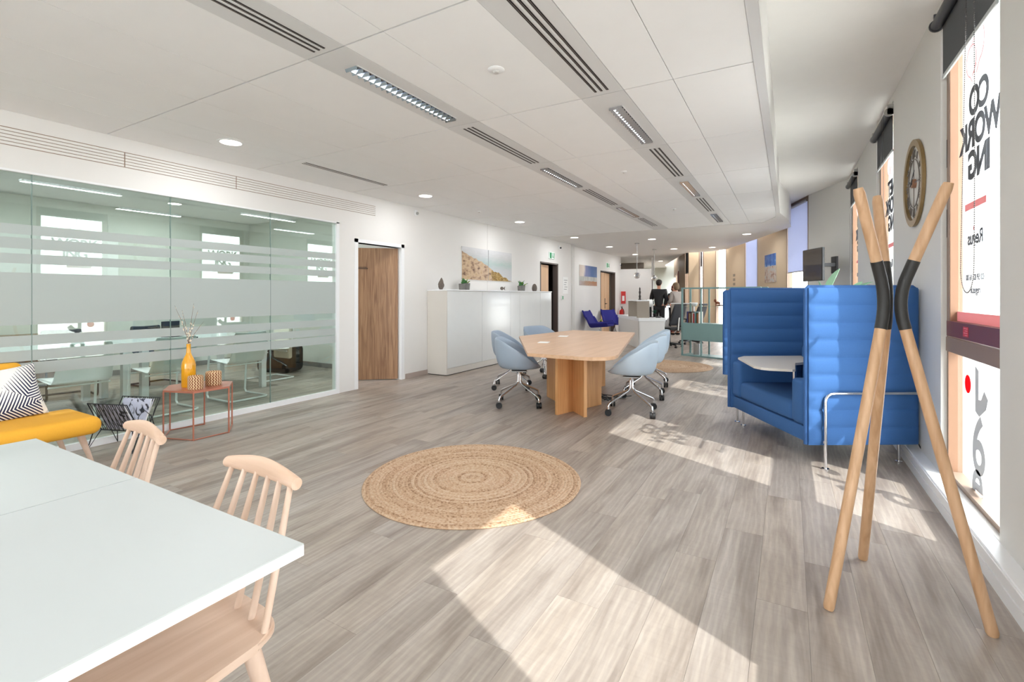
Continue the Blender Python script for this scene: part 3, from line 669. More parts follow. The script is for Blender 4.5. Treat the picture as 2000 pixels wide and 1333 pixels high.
MB().cyl((0, 0, .52), (0, 0, .58), .02).box(-.015, .015, -.1, .05, .58, .60).build('valve', DARK, t); MB().tube([(0, -.03, .56), (.08, -.08, .5), (.1, -.07, .2)], .012, 8).build('hose', DARK, t, True)
MB().box(.02, .091, -.05, .05, .18, .34, .01).build('instruction_band', PAPER, t)

# ================================================================== ART
def art_mat(name, kind):
    m = bpy.data.materials.new(name); m.use_nodes = True; nt = m.node_tree; N = nt.nodes.new; L = nt.links.new; b = nt.nodes['Principled BSDF']; b.inputs['Roughness'].default_value = .15
    tc = N('ShaderNodeTexCoord'); sp = N('ShaderNodeSeparateXYZ'); L(tc.outputs['Object'], sp.inputs[0])
    def math_(op, a, bb, cl=False):
        n = N('ShaderNodeMath'); n.operation = op; n.use_clamp = cl
        for i, v in enumerate((a, bb)):
            if v is None: continue
            if isinstance(v, (int, float)): n.inputs[i].default_value = v
            else: L(v, n.inputs[i])
        return n.outputs[0]
    def ramp(f, st):
        r = N('ShaderNodeValToRGB'); e = r.color_ramp.elements; e[0].position, e[1].position = st[0][0], st[-1][0]; e[0].color = hexc(*st[0][1]); e[1].color = hexc(*st[-1][1])
        for p, c in st[1:-1]: k = e.new(p); k.color = hexc(*c)
        L(f, r.inputs[0]); return r.outputs[0]
    def noise(s, st=(1, 1, 1), d=6):
        mp = N('ShaderNodeMapping'); mp.inputs['Scale'].default_value = st; L(tc.outputs['Object'], mp.inputs[0]); n = N('ShaderNodeTexNoise'); n.inputs['Scale'].default_value = s; n.inputs['Detail'].default_value = d; L(mp.outputs[0], n.inputs[0]); return n.outputs['Fac']
    def mix(f, a, c):
        n = N('ShaderNodeMix'); n.data_type = 'RGBA'; L(f, n.inputs[0]); L(a, n.inputs[6]); L(c, n.inputs[7]); return n.outputs[2]
    z = sp.outputs['Z']; y = sp.outputs['Y']
    if kind == 'coast':   # y runs 0..1.8 m over both panels, z 0..0.6
        sea = ramp(math_('ADD', math_('MULTIPLY', z, 1.5), math_('MULTIPLY', noise(6, (1, 1, 5)), .25)), [(.1, (205, 205, 208)), (.45, (196, 200, 203)), (.62, (178, 196, 192)), (.82, (204, 206, 206)), (1, (218, 218, 220))])
        land = ramp(noise(7, (1, 1, 2.2), 8), [(.3, (96, 74, 62)), (.42, (176, 148, 120)), (.55, (206, 180, 148)), (.72, (190, 160, 122))])
        grass = ramp(noise(16, (1, 1, 2), 6), [(.3, (110, 84, 40)), (.55, (170, 140, 84)), (.75, (196, 176, 128))])
        land = mix(math_('GREATER_THAN', math_('SUBTRACT', y, math_('MULTIPLY', noise(4), .5)), .78), land, grass)
        edge = math_('SUBTRACT', .52, math_('MULTIPLY', y, .29)); edge = math_('ADD', edge, math_('MULTIPLY', math_('SUBTRACT', noise(5), .5), .16))
        f = math_('GREATER_THAN', edge, z); c = mix(f, sea, land)
    elif kind == 'beach':
        sky = ramp(math_('ADD', math_('MULTIPLY', y, .8), math_('MULTIPLY', noise(3), .4)), [(.2, (214, 200, 190)), (.45, (225, 214, 204)), (.62, (140, 144, 178)), (1, (96, 124, 170))])
        sand = ramp(math_('ADD', math_('MULTIPLY', y, .7), math_('MULTIPLY', noise(9, (1, 1, 3)), .4)), [(.2, (190, 180, 178)), (.6, (176, 146, 126)), (1, (176, 122, 88))])
        fence = ramp(noise(30, (1, 1, .1)), [(.3, (150, 150, 150)), (.6, (205, 206, 200))])
        c = mix(math_('GREATER_THAN', .27, z), sky, fence); c = mix(math_('GREATER_THAN', .16, math_('ADD', z, math_('MULTIPLY', noise(5), .05))), c, sand)
    else:
        sky = ramp(noise(5, (1, 1, 1.4), 8), [(.4, (36, 88, 168)), (.58, (70, 124, 196)), (.7, (214, 226, 238))])
        ground = ramp(noise(9, (1, 1, 1), 4), [(.35, (150, 120, 110)), (.5, (205, 186, 172)), (.65, (186, 190, 194))])
        c = mix(math_('GREATER_THAN', .38, z), sky, ground)
    L(c, b.inputs['Base Color']); return m
coast = art_mat('coast_print', 'coast')
for k, (a, b) in enumerate([(7.112, 7.985), (8.005, 8.913)]):
    t = thing('wall_print', ['left panel of the coastal cliff print above the sideboard', 'right panel of the coastal print, showing sea and grass'][k], 'picture', (XL, 7.112, 1.585), 0, 'coastal cliff diptych')
    MB().box(.012, .016, a-7.112, b-7.112, 0, .60).build('printed_face', coast, t); MB().box(0, .012, a-7.112+.004, b-7.112-.004, .003, .597).build('backing_board', TRIMW, t)
t = thing('wall_print', 'print of beach cabins and driftwood under a blue sky, between the far doors', 'picture', (-5.27, 13.09, 1.59)); MB().box(.01, .014, 0, 1.47, 0, .60).build('printed_face', art_mat('beach_print', 'beach'), t); MB().box(0, .01, .004, 1.466, .003, .597).build('backing_board', TRIMW, t)
# poster on the beige facade wall
p, q = Vector(CW[2]), Vector(CW[3]); d = (q-p).normalized(); ang = atan2(d.y, d.x)
pp = p+d*.62
t = thing('wall_print', 'square print with a white cloud in blue sky on the beige far wall', 'picture', (pp.x, pp.y, 1.60), ang)
mm = MB().box(0, .0, 0, .0, 0, 0) if False else None
pf = MB().box(0, .004, -.0, .78, 0, .66).xf(Matrix.Rotation(-pi/2, 4, 'Z')).build('printed_face', art_mat('sky_print', 'sky'), t)
pf.data.transform(Matrix.Rotation(0, 4, 'Z')); pf.location = (0, .016, 0)
MB().box(0, .78, .002, .011, 0, .66).build('backing_board', TRIMW, t)
p, q = Vector(CW[4]), Vector(CW[5]); d = (q-p).normalized(); ang = atan2(d.y, d.x); pp = p+d*.75
t = thing('wall_pictograms', 'column of small grey pictograms on the beige panel above the glazed shelf', 'sign', (pp.x, pp.y, 1.46), ang)
for q_ in range(4): MB().box(0, .17, 0, .004, q_*.13, q_*.13+.075).build('pictogram', mat('grey_sign', (140, 128, 114), .7), t)

# ================================================================== WALL CLOCK
ccx = XR; R = .335
t = thing('wall_clock', 'large open-frame brass wall clock with Roman numerals', 'clock', (XR-.012, 4.82, 2.16))
ring = MB()
def ringpath(r, n=56): return [(0, r*cos(2*pi*k/n), r*sin(2*pi*k/n)) for k in range(n)]
rr = MB(); n = 64
prof = [(-.012, R-.048), (-.012, R), (.010, R), (.010, R-.048)]
vs = [[rr.bm.verts.new((px_, r_*cos(2*pi*k/n), r_*sin(2*pi*k/n))) for px_, r_ in prof] for k in range(n)]
for k in range(n):
    for j in range(len(prof)):
        rr.bm.faces.new((vs[k][j], vs[(k+1) % n][j], vs[(k+1) % n][(j+1) % len(prof)], vs[k][(j+1) % len(prof)]))
rr.build('outer_ring', BRASS, t, True)
MB().tube(ringpath(.185, 48), .004, 6, closed=True).build('inner_ring', CLOCKM, t, True)
num = ['XII', 'I', 'II', 'III', 'IIII', 'V', 'VI', 'VII', 'VIII', 'IX', 'X', 'XI']
for k in range(12):
    a = pi/2+k*2*pi/12  # seen from the room the y axis runs to the left
    me = text_mesh(num[k], .085, ext=.003, bold=-.001)
    rad = Vector((0, cos(a), sin(a))); yd = rad; xd = Vector((0, 1, 0))*0+Vector((0, -sin(a), cos(a)))*-1
    xd = rad.cross(Vector((-1, 0, 0)));
    o = text_on(me, 'numeral', CLOCKM, tuple(rad*.197), tuple(-xd), tuple(rad), t)
for k in range(4): a = pi/2*k; MB().tube([(0, .03*cos(a), .03*sin(a)), (0, (R-.05)*cos(a), (R-.05)*sin(a))], .003, 5).build('spoke', CLOCKM, t)
MB().cyl((-.015, 0, 0), (.012, 0, 0), .035, seg=20).build('movement_hub', mat('copper_hub', (160, 120, 96), .4, metal=.5), t, True)
MB().box(-.02, -.017, -.008, .008, -.03, .14).xf(Matrix.Rotation(radians(55), 4, 'X')).build('minute_hand', DARK, t)
MB().box(-.017, -.014, -.008, .008, -.02, .1).xf(Matrix.Rotation(radians(-75), 4, 'X')).build('hour_hand', DARK, t)

# ================================================================== COAT STAND
C = Vector((.375, 2.575))
t = thing('coat_stand', 'tall three-stick wooden coat stand with black leather sleeves at the knot', 'coat stand', (C.x, C.y, 0))
for k, (dx, dy, rb_, rt) in enumerate([(-.729, -.685, .32, .17), (-.192, .981, .318, .14), (.953, -.304, .31, .185)]):
    D = Vector((dx, dy)); KN = .022
    def P(z):
        if z < 1.27:
            r = KN+(rb_-KN)*(1.27-z)/1.27
        else: r = KN+(rt-KN)*(z-1.27)/.463
        return r
    def SM(z):   # smoothed bend at the knot
        w_ = .09
        if abs(z-1.27) > w_: return P(z)
        return sum(P(1.27+min(max(z-1.27+dz, -.3), .3)) for dz in (-.08, -.04, 0, .04, .08))/5
    def pt(z): r = SM(z); return (D.x*r, D.y*r, z)
    lo = [0.0, .012, .3, .7, 1.146]; hi = [1.428, 1.55, 1.71, 1.733]
    MB().tube([pt(z) for z in lo], [.0165, .0205, .021, .021, .021], 16).build('leg', STICK, t, True)
    MB().tube([pt(z) for z in hi], [.021, .021, .021, .017], 16).build('peg', STICK, t, True)
    MB().tube([pt(1.144+.286*q/14) for q in range(15)], .0225, 16).build('sleeve', SLEEVE, t, True)

# ================================================================== RUGS
def rug(x, y, r, lab):
    t = thing('round_rug', lab, 'rug', (x, y, 0)); mb = MB(); n = 96; nr = int(r/.021)
    prof = [(.001, .006)]
    for k in range(nr):
        ra = r*k/nr; rb_ = r*(k+1)/nr; prof += [(ra+.25*(rb_-ra), .0115), (ra+.75*(rb_-ra), .0115), (rb_, .0075)]
    prof += [(r+.004, .004), (r+.002, .0005), (.001, .0005)]
    rings = []
    for (q, z) in prof: rings.append([mb.bm.verts.new((q*(1+.006*sin(3*2*pi*k/n))*cos(2*pi*k/n), q*(1+.006*sin(3*2*pi*k/n))*sin(2*pi*k/n), z)) for k in range(n)])
    for a, b in zip(rings, rings[1:]):
        for k in range(n): mb.bm.faces.new((a[k], a[(k+1) % n], b[(k+1) % n], b[k]))
    mb.build('braid', JUTE, t, True); return t
rug(-1.925, 2.80, .745, 'round braided jute rug on the floor in the foreground')
rug(-1.95, 9.05, .80, 'round jute rug farther back, behind the meeting table')

# ================================================================== SIDEBOARD
t = thing('sideboard', 'long glossy white sideboard against the left wall', 'sideboard', (-5.14, 6.16, 0))
L_, D_, H_ = 3.93, .40, 1.385
MB().box(.005, D_, 0, .018, .012, H_-.02).build('side_panel', CABSIDE, t); MB().box(.005, D_, L_-.018, L_, .012, H_-.02).build('side_panel', CABSIDE, t)
MB().box(.005, D_+.01, -.006, L_+.006, H_-.02, H_, .002).build('top', TRIMW, t); MB().box(.005, D_-.002, .018, L_-.018, .012, .11).build('plinth', CABSIDE, t)
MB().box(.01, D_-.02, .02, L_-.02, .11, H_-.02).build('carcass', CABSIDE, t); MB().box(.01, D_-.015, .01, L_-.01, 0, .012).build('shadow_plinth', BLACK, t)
for y0, y1 in ((.02, 1.03), (1.03, 2.04), (2.04, 2.42), (2.42, 3.35), (3.35, L_-.02)):
    MB().box(D_-.02, D_, y0+.003, y1-.003, .113, H_-.026, .0015).build('door', GLOSSW, t)
# ornaments on it
ZC = 1.385
t = thing('stone_flame', 'pointed grey-brown stone flame ornament at the left end of the sideboard', 'ornament', (-4.93, 6.26, ZC))
def flame():
    mb = MB()
    def f(u, v):
        a = 2*pi*u; z = v*.20; base = .062*sin(min(1, (v+.12)*1.6)*pi/2)*(1-v**1.5)**.8 if v < 1 else 0
        r = base*(1+.10*sin(a*5+v*14))+.0005; return (r*cos(a)-.006*v, r*sin(a)+.02*v*v, z)
    mb.grid(f, 28, 18, True); mb.lathe([(.001, 0), (.03, 0), (.03, .004), (.001, .004)]); return mb
flame().build('stone_body', STONE, t, True)
t = thing('stone_egg', 'small dark egg-shaped stone ornament at the right end of the sideboard', 'ornament', (-4.95, 9.64, ZC))
MB().lathe([(.001, 0), (.04, .002), (.055, .03), (.06, .07), (.05, .12), (.03, .155), (.001, .17)], seg=20).build('stone_body', STONE, t, True)
t = thing('fish_ornament', 'small brown fish ornament on the middle of the sideboard', 'ornament', (-4.93, 8.19, ZC))
MB().sphere((0, 0, .045), (.016, .062, .034), 16, 10).build('body', STONE, t, True)
MB().prism([(-.004, 0), (.004, 0), (.004, .05), (-.004, .05)], 0, .001).build('stand', STONE, t)
tm = MB(); tm.bm.faces.new([tm.bm.verts.new(p_) for p_ in ((0, .055, .045), (0, .105, .08), (0, .09, .045), (0, .105, .012))]); r_ = bmesh.ops.extrude_face_region(tm.bm, geom=tm.bm.faces[:]); bmesh.ops.translate(tm.bm, vec=(.01, 0, 0), verts=[v for v in r_['geom'] if isinstance(v, bmesh.types.BMVert)]); tm.build('tail', STONE, t)
def leaf_mb(length, width, lean, az, curl=.3, thick=.003, n=7):
    mb = MB(); rows = []
    for i in range(n):
        u = i/(n-1); a = lean+curl*u*u; r = length*u
        x_ = sin(lean+curl*u*.5)*r; z_ = cos(lean+curl*u*.5)*r; wd_ = width*sin(pi*min(1, u*.9+.08))**.8*(1 if u < .97 else .1)
        rows.append([(x_, -wd_/2, z_+.12*wd_), (x_, 0, z_-.05*wd_), (x_, wd_/2, z_+.12*wd_)])
    top = [[mb.bm.verts.new(p_) for p_ in r_] for r_ in rows]; bot = [[mb.bm.verts.new((p_[0]+thick*cos(lean), p_[1], p_[2]-thick)) for p_ in r_] for r_ in rows]
    for g in (top, bot):
        for a, b in zip(g, g[1:]):
            for j in (0, 1): mb.bm.faces.new((a[j], a[j+1], b[j+1], b[j]))
    for a, b, c_, d_ in zip(top, top[1:], bot, bot[1:]):
        mb.bm.faces.new((a[0], b[0], d_[0], c_[0])); mb.bm.faces.new((a[2], c_[2], d_[2], b[2]))
    mb.bm.faces.new(top[0]+bot[0][::-1]); mb.bm.faces.new(top[-1][::-1]+bot[-1])
    mb.xf(Matrix.Rotation(az, 4, 'Z')); return mb
def succulent(loc, lab, potw, side, m2, tall):
    t = thing('potted_succulent', lab, 'potted plant', loc)
    MB().lathe([(.001, 0), (potw*.86, 0), (potw, .12), (potw*.9, .12), (potw*.88, .10), (.001, .10)], seg=20).build('pot', CONC, t, True)
    MB().lathe([(.001, 0), (potw*.62, 0), (potw*.72, .11), (.001, .11)], c=(0, side*potw*1.15, 0), seg=16).build('pot', CONC, t, True)
    rnd = random.Random(int(loc[1]*10))
    for k in range(16): leaf_mb(rnd.uniform(.08, .13)*tall, .028, rnd.uniform(.15, 1.0), rnd.uniform(0, 2*pi), .4, .006).build('leaf', LEAF if k % 3 else m2, t, True, loc=(rnd.uniform(-.03, .03), rnd.uniform(-.04, .04), .10))
    for k in range(6): leaf_mb(rnd.uniform(.05, .08), .03, rnd.uniform(.2, .9), rnd.uniform(0, 2*pi), .3, .008).build('leaf', LEAF, t, True, loc=(0, side*potw*1.15, .105))
succulent((-4.95, 6.97, ZC), 'green succulent in a grey pot under the cliff print', .085, -1, LEAF2, 1.0)
succulent((-4.95, 9.05, ZC), 'lime and green succulent in a grey pot near the egg ornament', .075, -1, LEAF2, 1.15)

# ================================================================== MEETING TABLE + CHAIRS
Z = .74
t = thing('meeting_table', 'large beech meeting table with angled top and crossed panel base', 'table', (-2.3, 5.6, 0))
ox, oy = -2.3, 5.6
poly = [(-2.15, 4.04), (-1.62, 4.03), (-1.50, 4.045), (-1.40, 4.12), (-1.36, 4.24), (-1.37, 4.36), (-1.98, 7.12), (-2.96, 7.12), (-3.15, 5.68)]
MB().prism([(x-ox, y-oy) for x, y in poly], Z-.032, Z, .003).build('tabletop', BEECH, t)
def slab(a, b, z1, parent, name='base_panel', th=.036, m=BEECH_V):
    d = Vector((b[0]-a[0], b[1]-a[1])); L = d.length; M = Matrix.Translation((a[0]-ox, a[1]-oy, 0)) @ Matrix.Rotation(atan2(d.y, d.x), 4, 'Z')
    return MB().box(0, L, -th/2, th/2, 0, z1, .0015).xf(M).build(name, m, parent)
slab((-2.17, 4.74), (-1.93, 5.46), Z-.032, t); slab((-1.86, 4.80), (-2.66, 5.56), Z-.032, t)
slab((-2.50, 5.95), (-2.28, 6.62), Z-.032, t); slab((-2.14, 6.02), (-2.92, 6.72), Z-.032, t)
for (x, y, r_, lab) in [(-2.47, 5.05, .25, 'white square cable flap on the meeting table, nearer the camera'), (-2.62, 5.95, .22, 'white square cable flap on the meeting table, farther one')]:
    q = MB().box(-.06, .06, -.075, .075, 0, .004, .001).build('cable_flap', PAPER, loc=(x, y, Z), rotz=r_); tag(q, lab, 'cable flap')
t = thing('floor_cables', 'tangle of black cables on the floor beside the table base', 'cables', (-1.95, 5.75, 0))
for k in range(4): 
    rnd = random.Random(k); MB().tube([(rnd.uniform(-.2, .25), rnd.uniform(-.2, .3), .008+.006*k) for _ in range(3)]+[(-.3, .2, .01+.004*k)], .005, 6).build('cable', DARK, t, True)

def make_tub_chair():
    t = thing('tub_chair', 'x', 'chair', (0, 0, 0), 0, 'tub chairs around the meeting table')
    mb = MB()
    nth, nr = 40, 14
    def f(u, v):
        th = 2*pi*u   # 0 = front
        bk = (1-cos(th))/2     # 0 front, 1 back
        side = abs(sin(th))
        rimz = .445+.345*(bk**1.15 if bk > 0 else 0)*1.0
        rimz = .445+.345*max(0, min(1, (bk-.04)/.80))**.85
        R = .262+.055*side*min(1, bk*2)+.03*bk
        Rf = .25 if bk < .1 else R
        if v < .5:
            s_ = v/.5; r = .205*s_; z = .418+.018*s_*s_; 
            if bk < .25: r *= 1.0+.12*(1-bk*4)
            return (r*cos(th), r*sin(th)*1.02, z)
        s_ = (v-.5)/.5
        r0 = .205*(1.12 if bk < .01 else 1+.12*max(0, 1-bk*4)); z0 = .436
        r = r0+(R-r0)*(sin(s_*pi/2)**.75); z = z0+(rimz-z0)*(1-cos(s_*pi/2))**.95
        return (r*cos(th)*.98-.0*z, r*sin(th)*1.02, z)
    mb.grid(f, nth, nr, True)
    bmesh.ops.remove_doubles(mb.bm, verts=mb.bm.verts, dist=.0005)
    sh = mb.build('seat_shell', GREYB, t, True)
    so = sh.modifiers.new('thickness', 'SOLIDIFY'); so.thickness = .014; so.offset = -1
    ss = sh.modifiers.new('smooth', 'SUBSURF'); ss.levels = 1; ss.render_levels = 1
    MB().box(-.09, .09, -.09, .09, .39, .405, .004).build('mounting_plate', STEEL, t)
    MB().cyl((0, 0, .26), (0, 0, .395), .019).build('stem', CHROME, t, True)
    for k in range(4):
        a = pi/4+k*pi/2; c_, s_ = cos(a), sin(a)
        lg = MB().tube([(.014*c_, .014*s_, .36), (.018*c_, .018*s_, .27), (.05*c_, .05*s_, .235), (.285*c_, .285*s_, .135), (.315*c_, .315*s_, .12), (.322*c_, .322*s_, .095), (.322*c_, .322*s_, .06)], .0125, 10).build('leg', CHROME, t, True)
        cs = MB()
        b_ = a+.9
        for sg in (-1, 1):
            o_ = Vector((.322*c_, .322*s_, .035)); ax = Vector((cos(b_), sin(b_), 0)); cs.cyl(tuple(o_+ax*sg*.004), tuple(o_+ax*sg*.027), .035, seg=18)
        cs.box(.322*c_-.012, .322*c_+.012, .322*s_-.012, .322*s_+.012, .045, .066); cs.build('castor', DARK, lg, True)
    return t
ch0 = make_tub_chair()
chs = [((-2.77, 5.0), radians(28), 'grey-blue tub chair on castors, nearest on the left side of the meeting table', GREYB),
       ((-3.36, 5.86), radians(25), 'grey-blue tub chair second on the left side of the table', GREYB),
       ((-3.42, 6.98), radians(-15), 'grey-blue tub chair at the far left corner of the table', GREYB),
       ((-1.50, 5.26), radians(192), 'pale blue tub chair nearest on the right side of the meeting table', GREYC),
       ((-1.62, 6.22), radians(192), 'pale blue tub chair in the middle of the right side of the table', GREYC),
       ((-1.76, 7.10), radians(192), 'pale blue tub chair farthest on the right side of the table', GREYC)]
for k, ((x, y), rz, lab, m) in enumerate(chs):
    if k == 0: ch0.location = (x, y, 0); ch0.rotation_euler = (0, 0, rz); ch0['label'] = lab
    else: dup(ch0, (x, y, 0), rz, lab, None, {GREYB: m} if m is not GREYB else None)

# ================================================================== BLUE BOOTH SOFAS
def channel_panel(L, T, z0, z1, n, puff=.012, edge=.02):
    """upright quilted panel: x 0..L, y -T/2..T/2, horizontal channels"""
    mb = MB(); h = (z1-z0)/n; pr = []
    sub = 8
    for k in range(n):
        for j in range(sub):
            t_ = j/sub; pr.append((z0+h*(k+t_), puff*(1-abs(2*t_-1)**2.4)))
    pr.append((z1, 0))
    xs = [0, .015, .05, L/2, L-.05, L-.015, L]; fx = [.3, .8, 1, 1, 1, .8, .3]
    for sgn in (-1, 1):
        rows = [[mb.bm.verts.new((x_, sgn*(T/2-puff+p_*f_+.004*f_), z_)) for x_, f_ in zip(xs, fx)] for z_, p_ in pr]
        for a, b in zip(rows, rows[1:]):
            for j in range(len(xs)-1): mb.bm.faces.new((a[j], a[j+1], b[j+1], b[j]))
        if sgn == -1: A = rows
        else: B = rows
    for a, b, c_, d_ in zip(A, A[1:], B, B[1:]):
        mb.bm.faces.new((a[0], b[0], d_[0], c_[0])); mb.bm.faces.new((a[-1], c_[-1], d_[-1], b[-1]))
    for R_ in (0, -1):
        for j in range(len(xs)-1): mb.bm.faces.new((A[R_][j], A[R_][j+1], B[R_][j+1], B[R_][j]))
    return mb
def booth(name_lab, loc, rz):
    t = thing('booth_sofa', name_lab, 'sofa', loc, rz)
    Wd, Dp, z0, z1, T = 1.22, .83, .17, 1.345, .075
    # local axes: x = into the booth (depth), y = along its width
    for (yy, nm) in ((0.0, 'side_panel'), (Wd, 'side_panel')):
        p = channel_panel(Dp, T, z0, z1, 9).build(nm, BLUE, t, True, loc=(0, yy, 0))
        MB().tube([(-.004, 0, z0), (-.004, 0, z1-.01), (.01, 0, z1+.004), (Dp-.02, 0, z1+.004), (Dp+.006, 0, z1-.01), (Dp+.006, 0, z0)], .017, 10).build('piping', BLUEP, p, True)
    b = channel_panel(Wd, T, z0, z1, 9).xf(Matrix.Rotation(pi/2, 4, 'Z')).build('back_panel', BLUE, t, True, loc=(Dp-.03, 0, 0))
    MB().tube([(0, .02, z1+.004), (0, Wd-.02, z1+.004)], .017, 10).build('piping', BLUEP, b, True)
    MB().box(.01, Dp-.07, .045, Wd-.045, .175, .29, .012, seg=2).build('seat_base', BLUE, t, True)
    MB().box(-.0, Dp-.2, .20, Wd-.20, .295, .455, .035, seg=3).build('seat_cushion', BLUE, t, True)
    for y0 in (.045, Wd-.2): MB().box(0, Dp-.08, y0, y0+.155, .295, .64, .03, seg=3).build('arm_cushion', BLUE, t, True)
    MB().box(Dp-.24, Dp-.08, .2, Wd-.2, .45, .82, .04, seg=3).build('back_cushion', BLUE, t, True)
    for (x_, y_) in ((.10, Wd-.075), (Dp-.05, .09), (Dp-.05, Wd-.09)): MB().cyl((x_, y_, .006), (x_, y_, .18), .011).cyl((x_, y_, 0), (x_, y_, .008), .024).build('leg', CHROME, t, True)
    for (yy, sg) in ((-.058, -1), (Wd+.058, 1)):
        MB().tube([(.105, yy, .006), (.105, yy, .50)]+[(.165-.06*cos(a_), yy, .50+.06*sin(a_)) for a_ in (.4, .8, 1.2)]+[(.18, yy, .56), (Dp-.05, yy, .56), (Dp, yy+.0, .56), (Dp+.02, yy, .54), (Dp+.02, yy, .30)], .0115, 12).cyl((.105, yy, 0), (.105, yy, .008), .026).box(.09, .12, min(yy, yy-sg*.03), max(yy, yy-sg*.03), .19, .21).build('side_rail', CHROME, t, True)
    return t
bt = booth('royal blue quilted high-back booth sofa nearest the camera', (.117+.0, 4.24, 0), atan2(.515, .857))
bm_ = MB().prism([(-.06, .93), (-.2, .38), (-.185, .30), (-.14, .25), (.01, .19), (.04, .2), (.25, .55), (.36, .6), (.62, .6), (.62, 1.06), (.05, 1.04)], .682, .702, .003)
tb = bm_.build('tray_top', mat('white_tray', (214, 208, 200), .4), bt)
MB().tube([(.4, .8, .69), (.4, .8, .46)], .02, 10).build('tray_post', CHROME, bt, True)
MB().tube([(.84, -.02, .17), (.86, -.03, .12), (.85, -.03, .06), (.87, -.02, .02)], .004, 6).build('power_cable', DARK, bt)
booth('royal blue quilted booth sofa farther back, mostly hidden by the nearer one', (-.79, 7.42, 0), radians(5))
# leafy plants behind the booth
t = thing('potted_plant', 'tall pale-leaved plant standing behind the blue booth sofas', 'potted plant', (.50, 6.70, 0))
MB().lathe([(.001, 0), (.13, 0), (.16, .36), (.14, .36), (.13, .33), (.001, .33)], seg=24).build('pot', mat('white_pot', (225, 225, 222), .4), t, True)
for k, (az, ln, lw, le, px_, py_) in enumerate([(radians(25), .40, .15, .28, -.15, -.09), (radians(190), .22, .12, .0, -.16, -.09), (radians(22), .34, .15, .85, .07, .04), (radians(35), .26, .12, .62, .09, .05), (radians(100), .4, .1, .6, 0, .05), (radians(170), .3, .1, .9, 0, .0), (radians(250), .3, .1, .8, 0, 0)]):
    zb = (1.24 if k < 2 else 1.27) if k < 4 else .95
    st = MB().tube([(0, 0, .3), (px_*.5, py_*.5, .8), (px_, py_, zb)], .006, 6).build('stem', LEAF, t, True)
    leaf_mb(ln, lw, le, az, .35, .002, 9).build('leaf', LEAFP, t, True, loc=(px_, py_, zb))

# ================================================================== TELEVISION
t = thing('television', 'flat black television on a wall arm beside the far window', 'television', (.36, 9.5, 1.80), atan2(9.75-9.2, .22-.46))
MB().box(-.32, .32, -.02, .02, -.27, .27, .006).build('casing', DARK, t)
MB().box(-.31, .31, .02, .022, -.255, .26).build('screen', mat('glossy_screen', (70, 60, 52), .06), t)
MB().box(-.1, .1, -.06, -.02, -.1, .1).box(-.04, .04, -.34, -.05, -.03, .03).box(-.06, .1, -.36, -.33, -.14, .14).build('wall_arm', DARK, t)

# ================================================================== GLAZED TEAL SHELF
ang = atan2(10.35-10.85, -.46+2.0)
t = thing('open_shelf', 'sea-green metal open shelf with two closed compartments, behind the blue booth', 'shelf', (-2.0, 10.82, 0), ang)
SL, SD = 1.62, .36
xs = [0, .44, 1.10, SL]
for x_ in xs:
    for y_ in (0, SD): MB().box(x_-.014 if x_ else 0, x_+.014 if x_ else .035, y_-.012, y_+.012, .0, 1.45).build('post', TEAL, t)
for z_ in (.0, 1.43):
    MB().box(0, SL, -.014, SD+.014, z_, z_+.028).build('frame_rail', TEAL, t) if z_ == 0 else MB().box(0, SL, -.014, .014, z_, z_+.03).box(0, SL, SD-.014, SD+.014, z_, z_+.03).build('frame_rail', TEAL, t)
for z_ in (1.06,): MB().box(0.01, SL, 0, SD, z_, z_+.008).build('glass_shelf', glass_mat('shelf_glass', (.8, .92, .9, 1)), t)
for a_, b_ in zip(xs, xs[1:]): MB().box(a_+.012, b_-.012, -.012, SD, .34, .705, .002).build('compartment', TEAL, t)
def on_shelf(x_, y_, z_): v = Matrix.Rotation(ang, 4, 'Z') @ Vector((x_, y_, 0)); return (-2.0+v.x, 10.82+v.y, z_)
# books and objects on it
bc = [(40, 50, 110), (90, 50, 40), (150, 130, 100), (60, 40, 30), (200, 190, 180), (180, 40, 40), (120, 150, 160), (70, 90, 70), (160, 90, 50), (220, 210, 200)]
bd = ['navy', 'rust brown', 'tan', 'dark brown', 'off-white', 'red', 'grey-blue', 'olive', 'orange-brown', 'cream']
for k in range(10):
    x_ = .10+k*.029; hgt = .24-.02*((k*7) % 3)
    b = MB().box(-.012, .012, -.08, .08, 0, hgt, .001).build('book', mat('book_%s' % bd[k].replace(' ', '_').replace('-', '_'), bc[k], .6), loc=on_shelf(x_, .14, .705), rotz=ang)
    tag(b, '%s book standing in the row on the sea-green shelf' % bd[k], 'book', 'books on the sea-green shelf')
t = thing('animal_figurine', 'small brown standing lion figurine on the upper shelf', 'figurine', on_shelf(.72, .15, 1.068), ang)
MB().sphere((0, 0, .07), (.055, .022, .026), 12, 8).build('body', mat('brown_figurine', (130, 72, 44), .5), t, True)
MB().sphere((-.05, 0, .115), (.03, .024, .034), 12, 8).build('head', mat('brown_figurine', (130, 72, 44), .5), t, True)
for lx in (-.035, .04):
    for ly in (-.012, .012): MB().cyl((lx, ly, 0), (lx, ly, .06), .007).build('leg', mat('brown_figurine', (130, 72, 44), .5), t)
MB().tube([(.05, 0, .08), (.075, 0, .07), (.08, 0, .03)], .004, 6).build('tail', mat('brown_figurine', (130, 72, 44), .5), t, True)
t = thing('white_bowl', 'white ceramic duck-like bowl on the left of the upper shelf', 'bowl', on_shelf(.22, .15, 1.068), ang)
MB().lathe([(.001, 0), (.04, .0), (.07, .05), (.06, .07), (.001, .05)], seg=20).build('basin', PAPER, t, True); MB().tube([(-.05, 0, .04), (-.09, 0, .07), (-.11, 0, .06)], [.012, .01, .006], 8).build('spout', PAPER, t, True)
t = thing('glass_vase', 'clear bluish glass vase in the middle compartment of the shelf', 'vase', on_shelf(.90, .16, .705), ang)
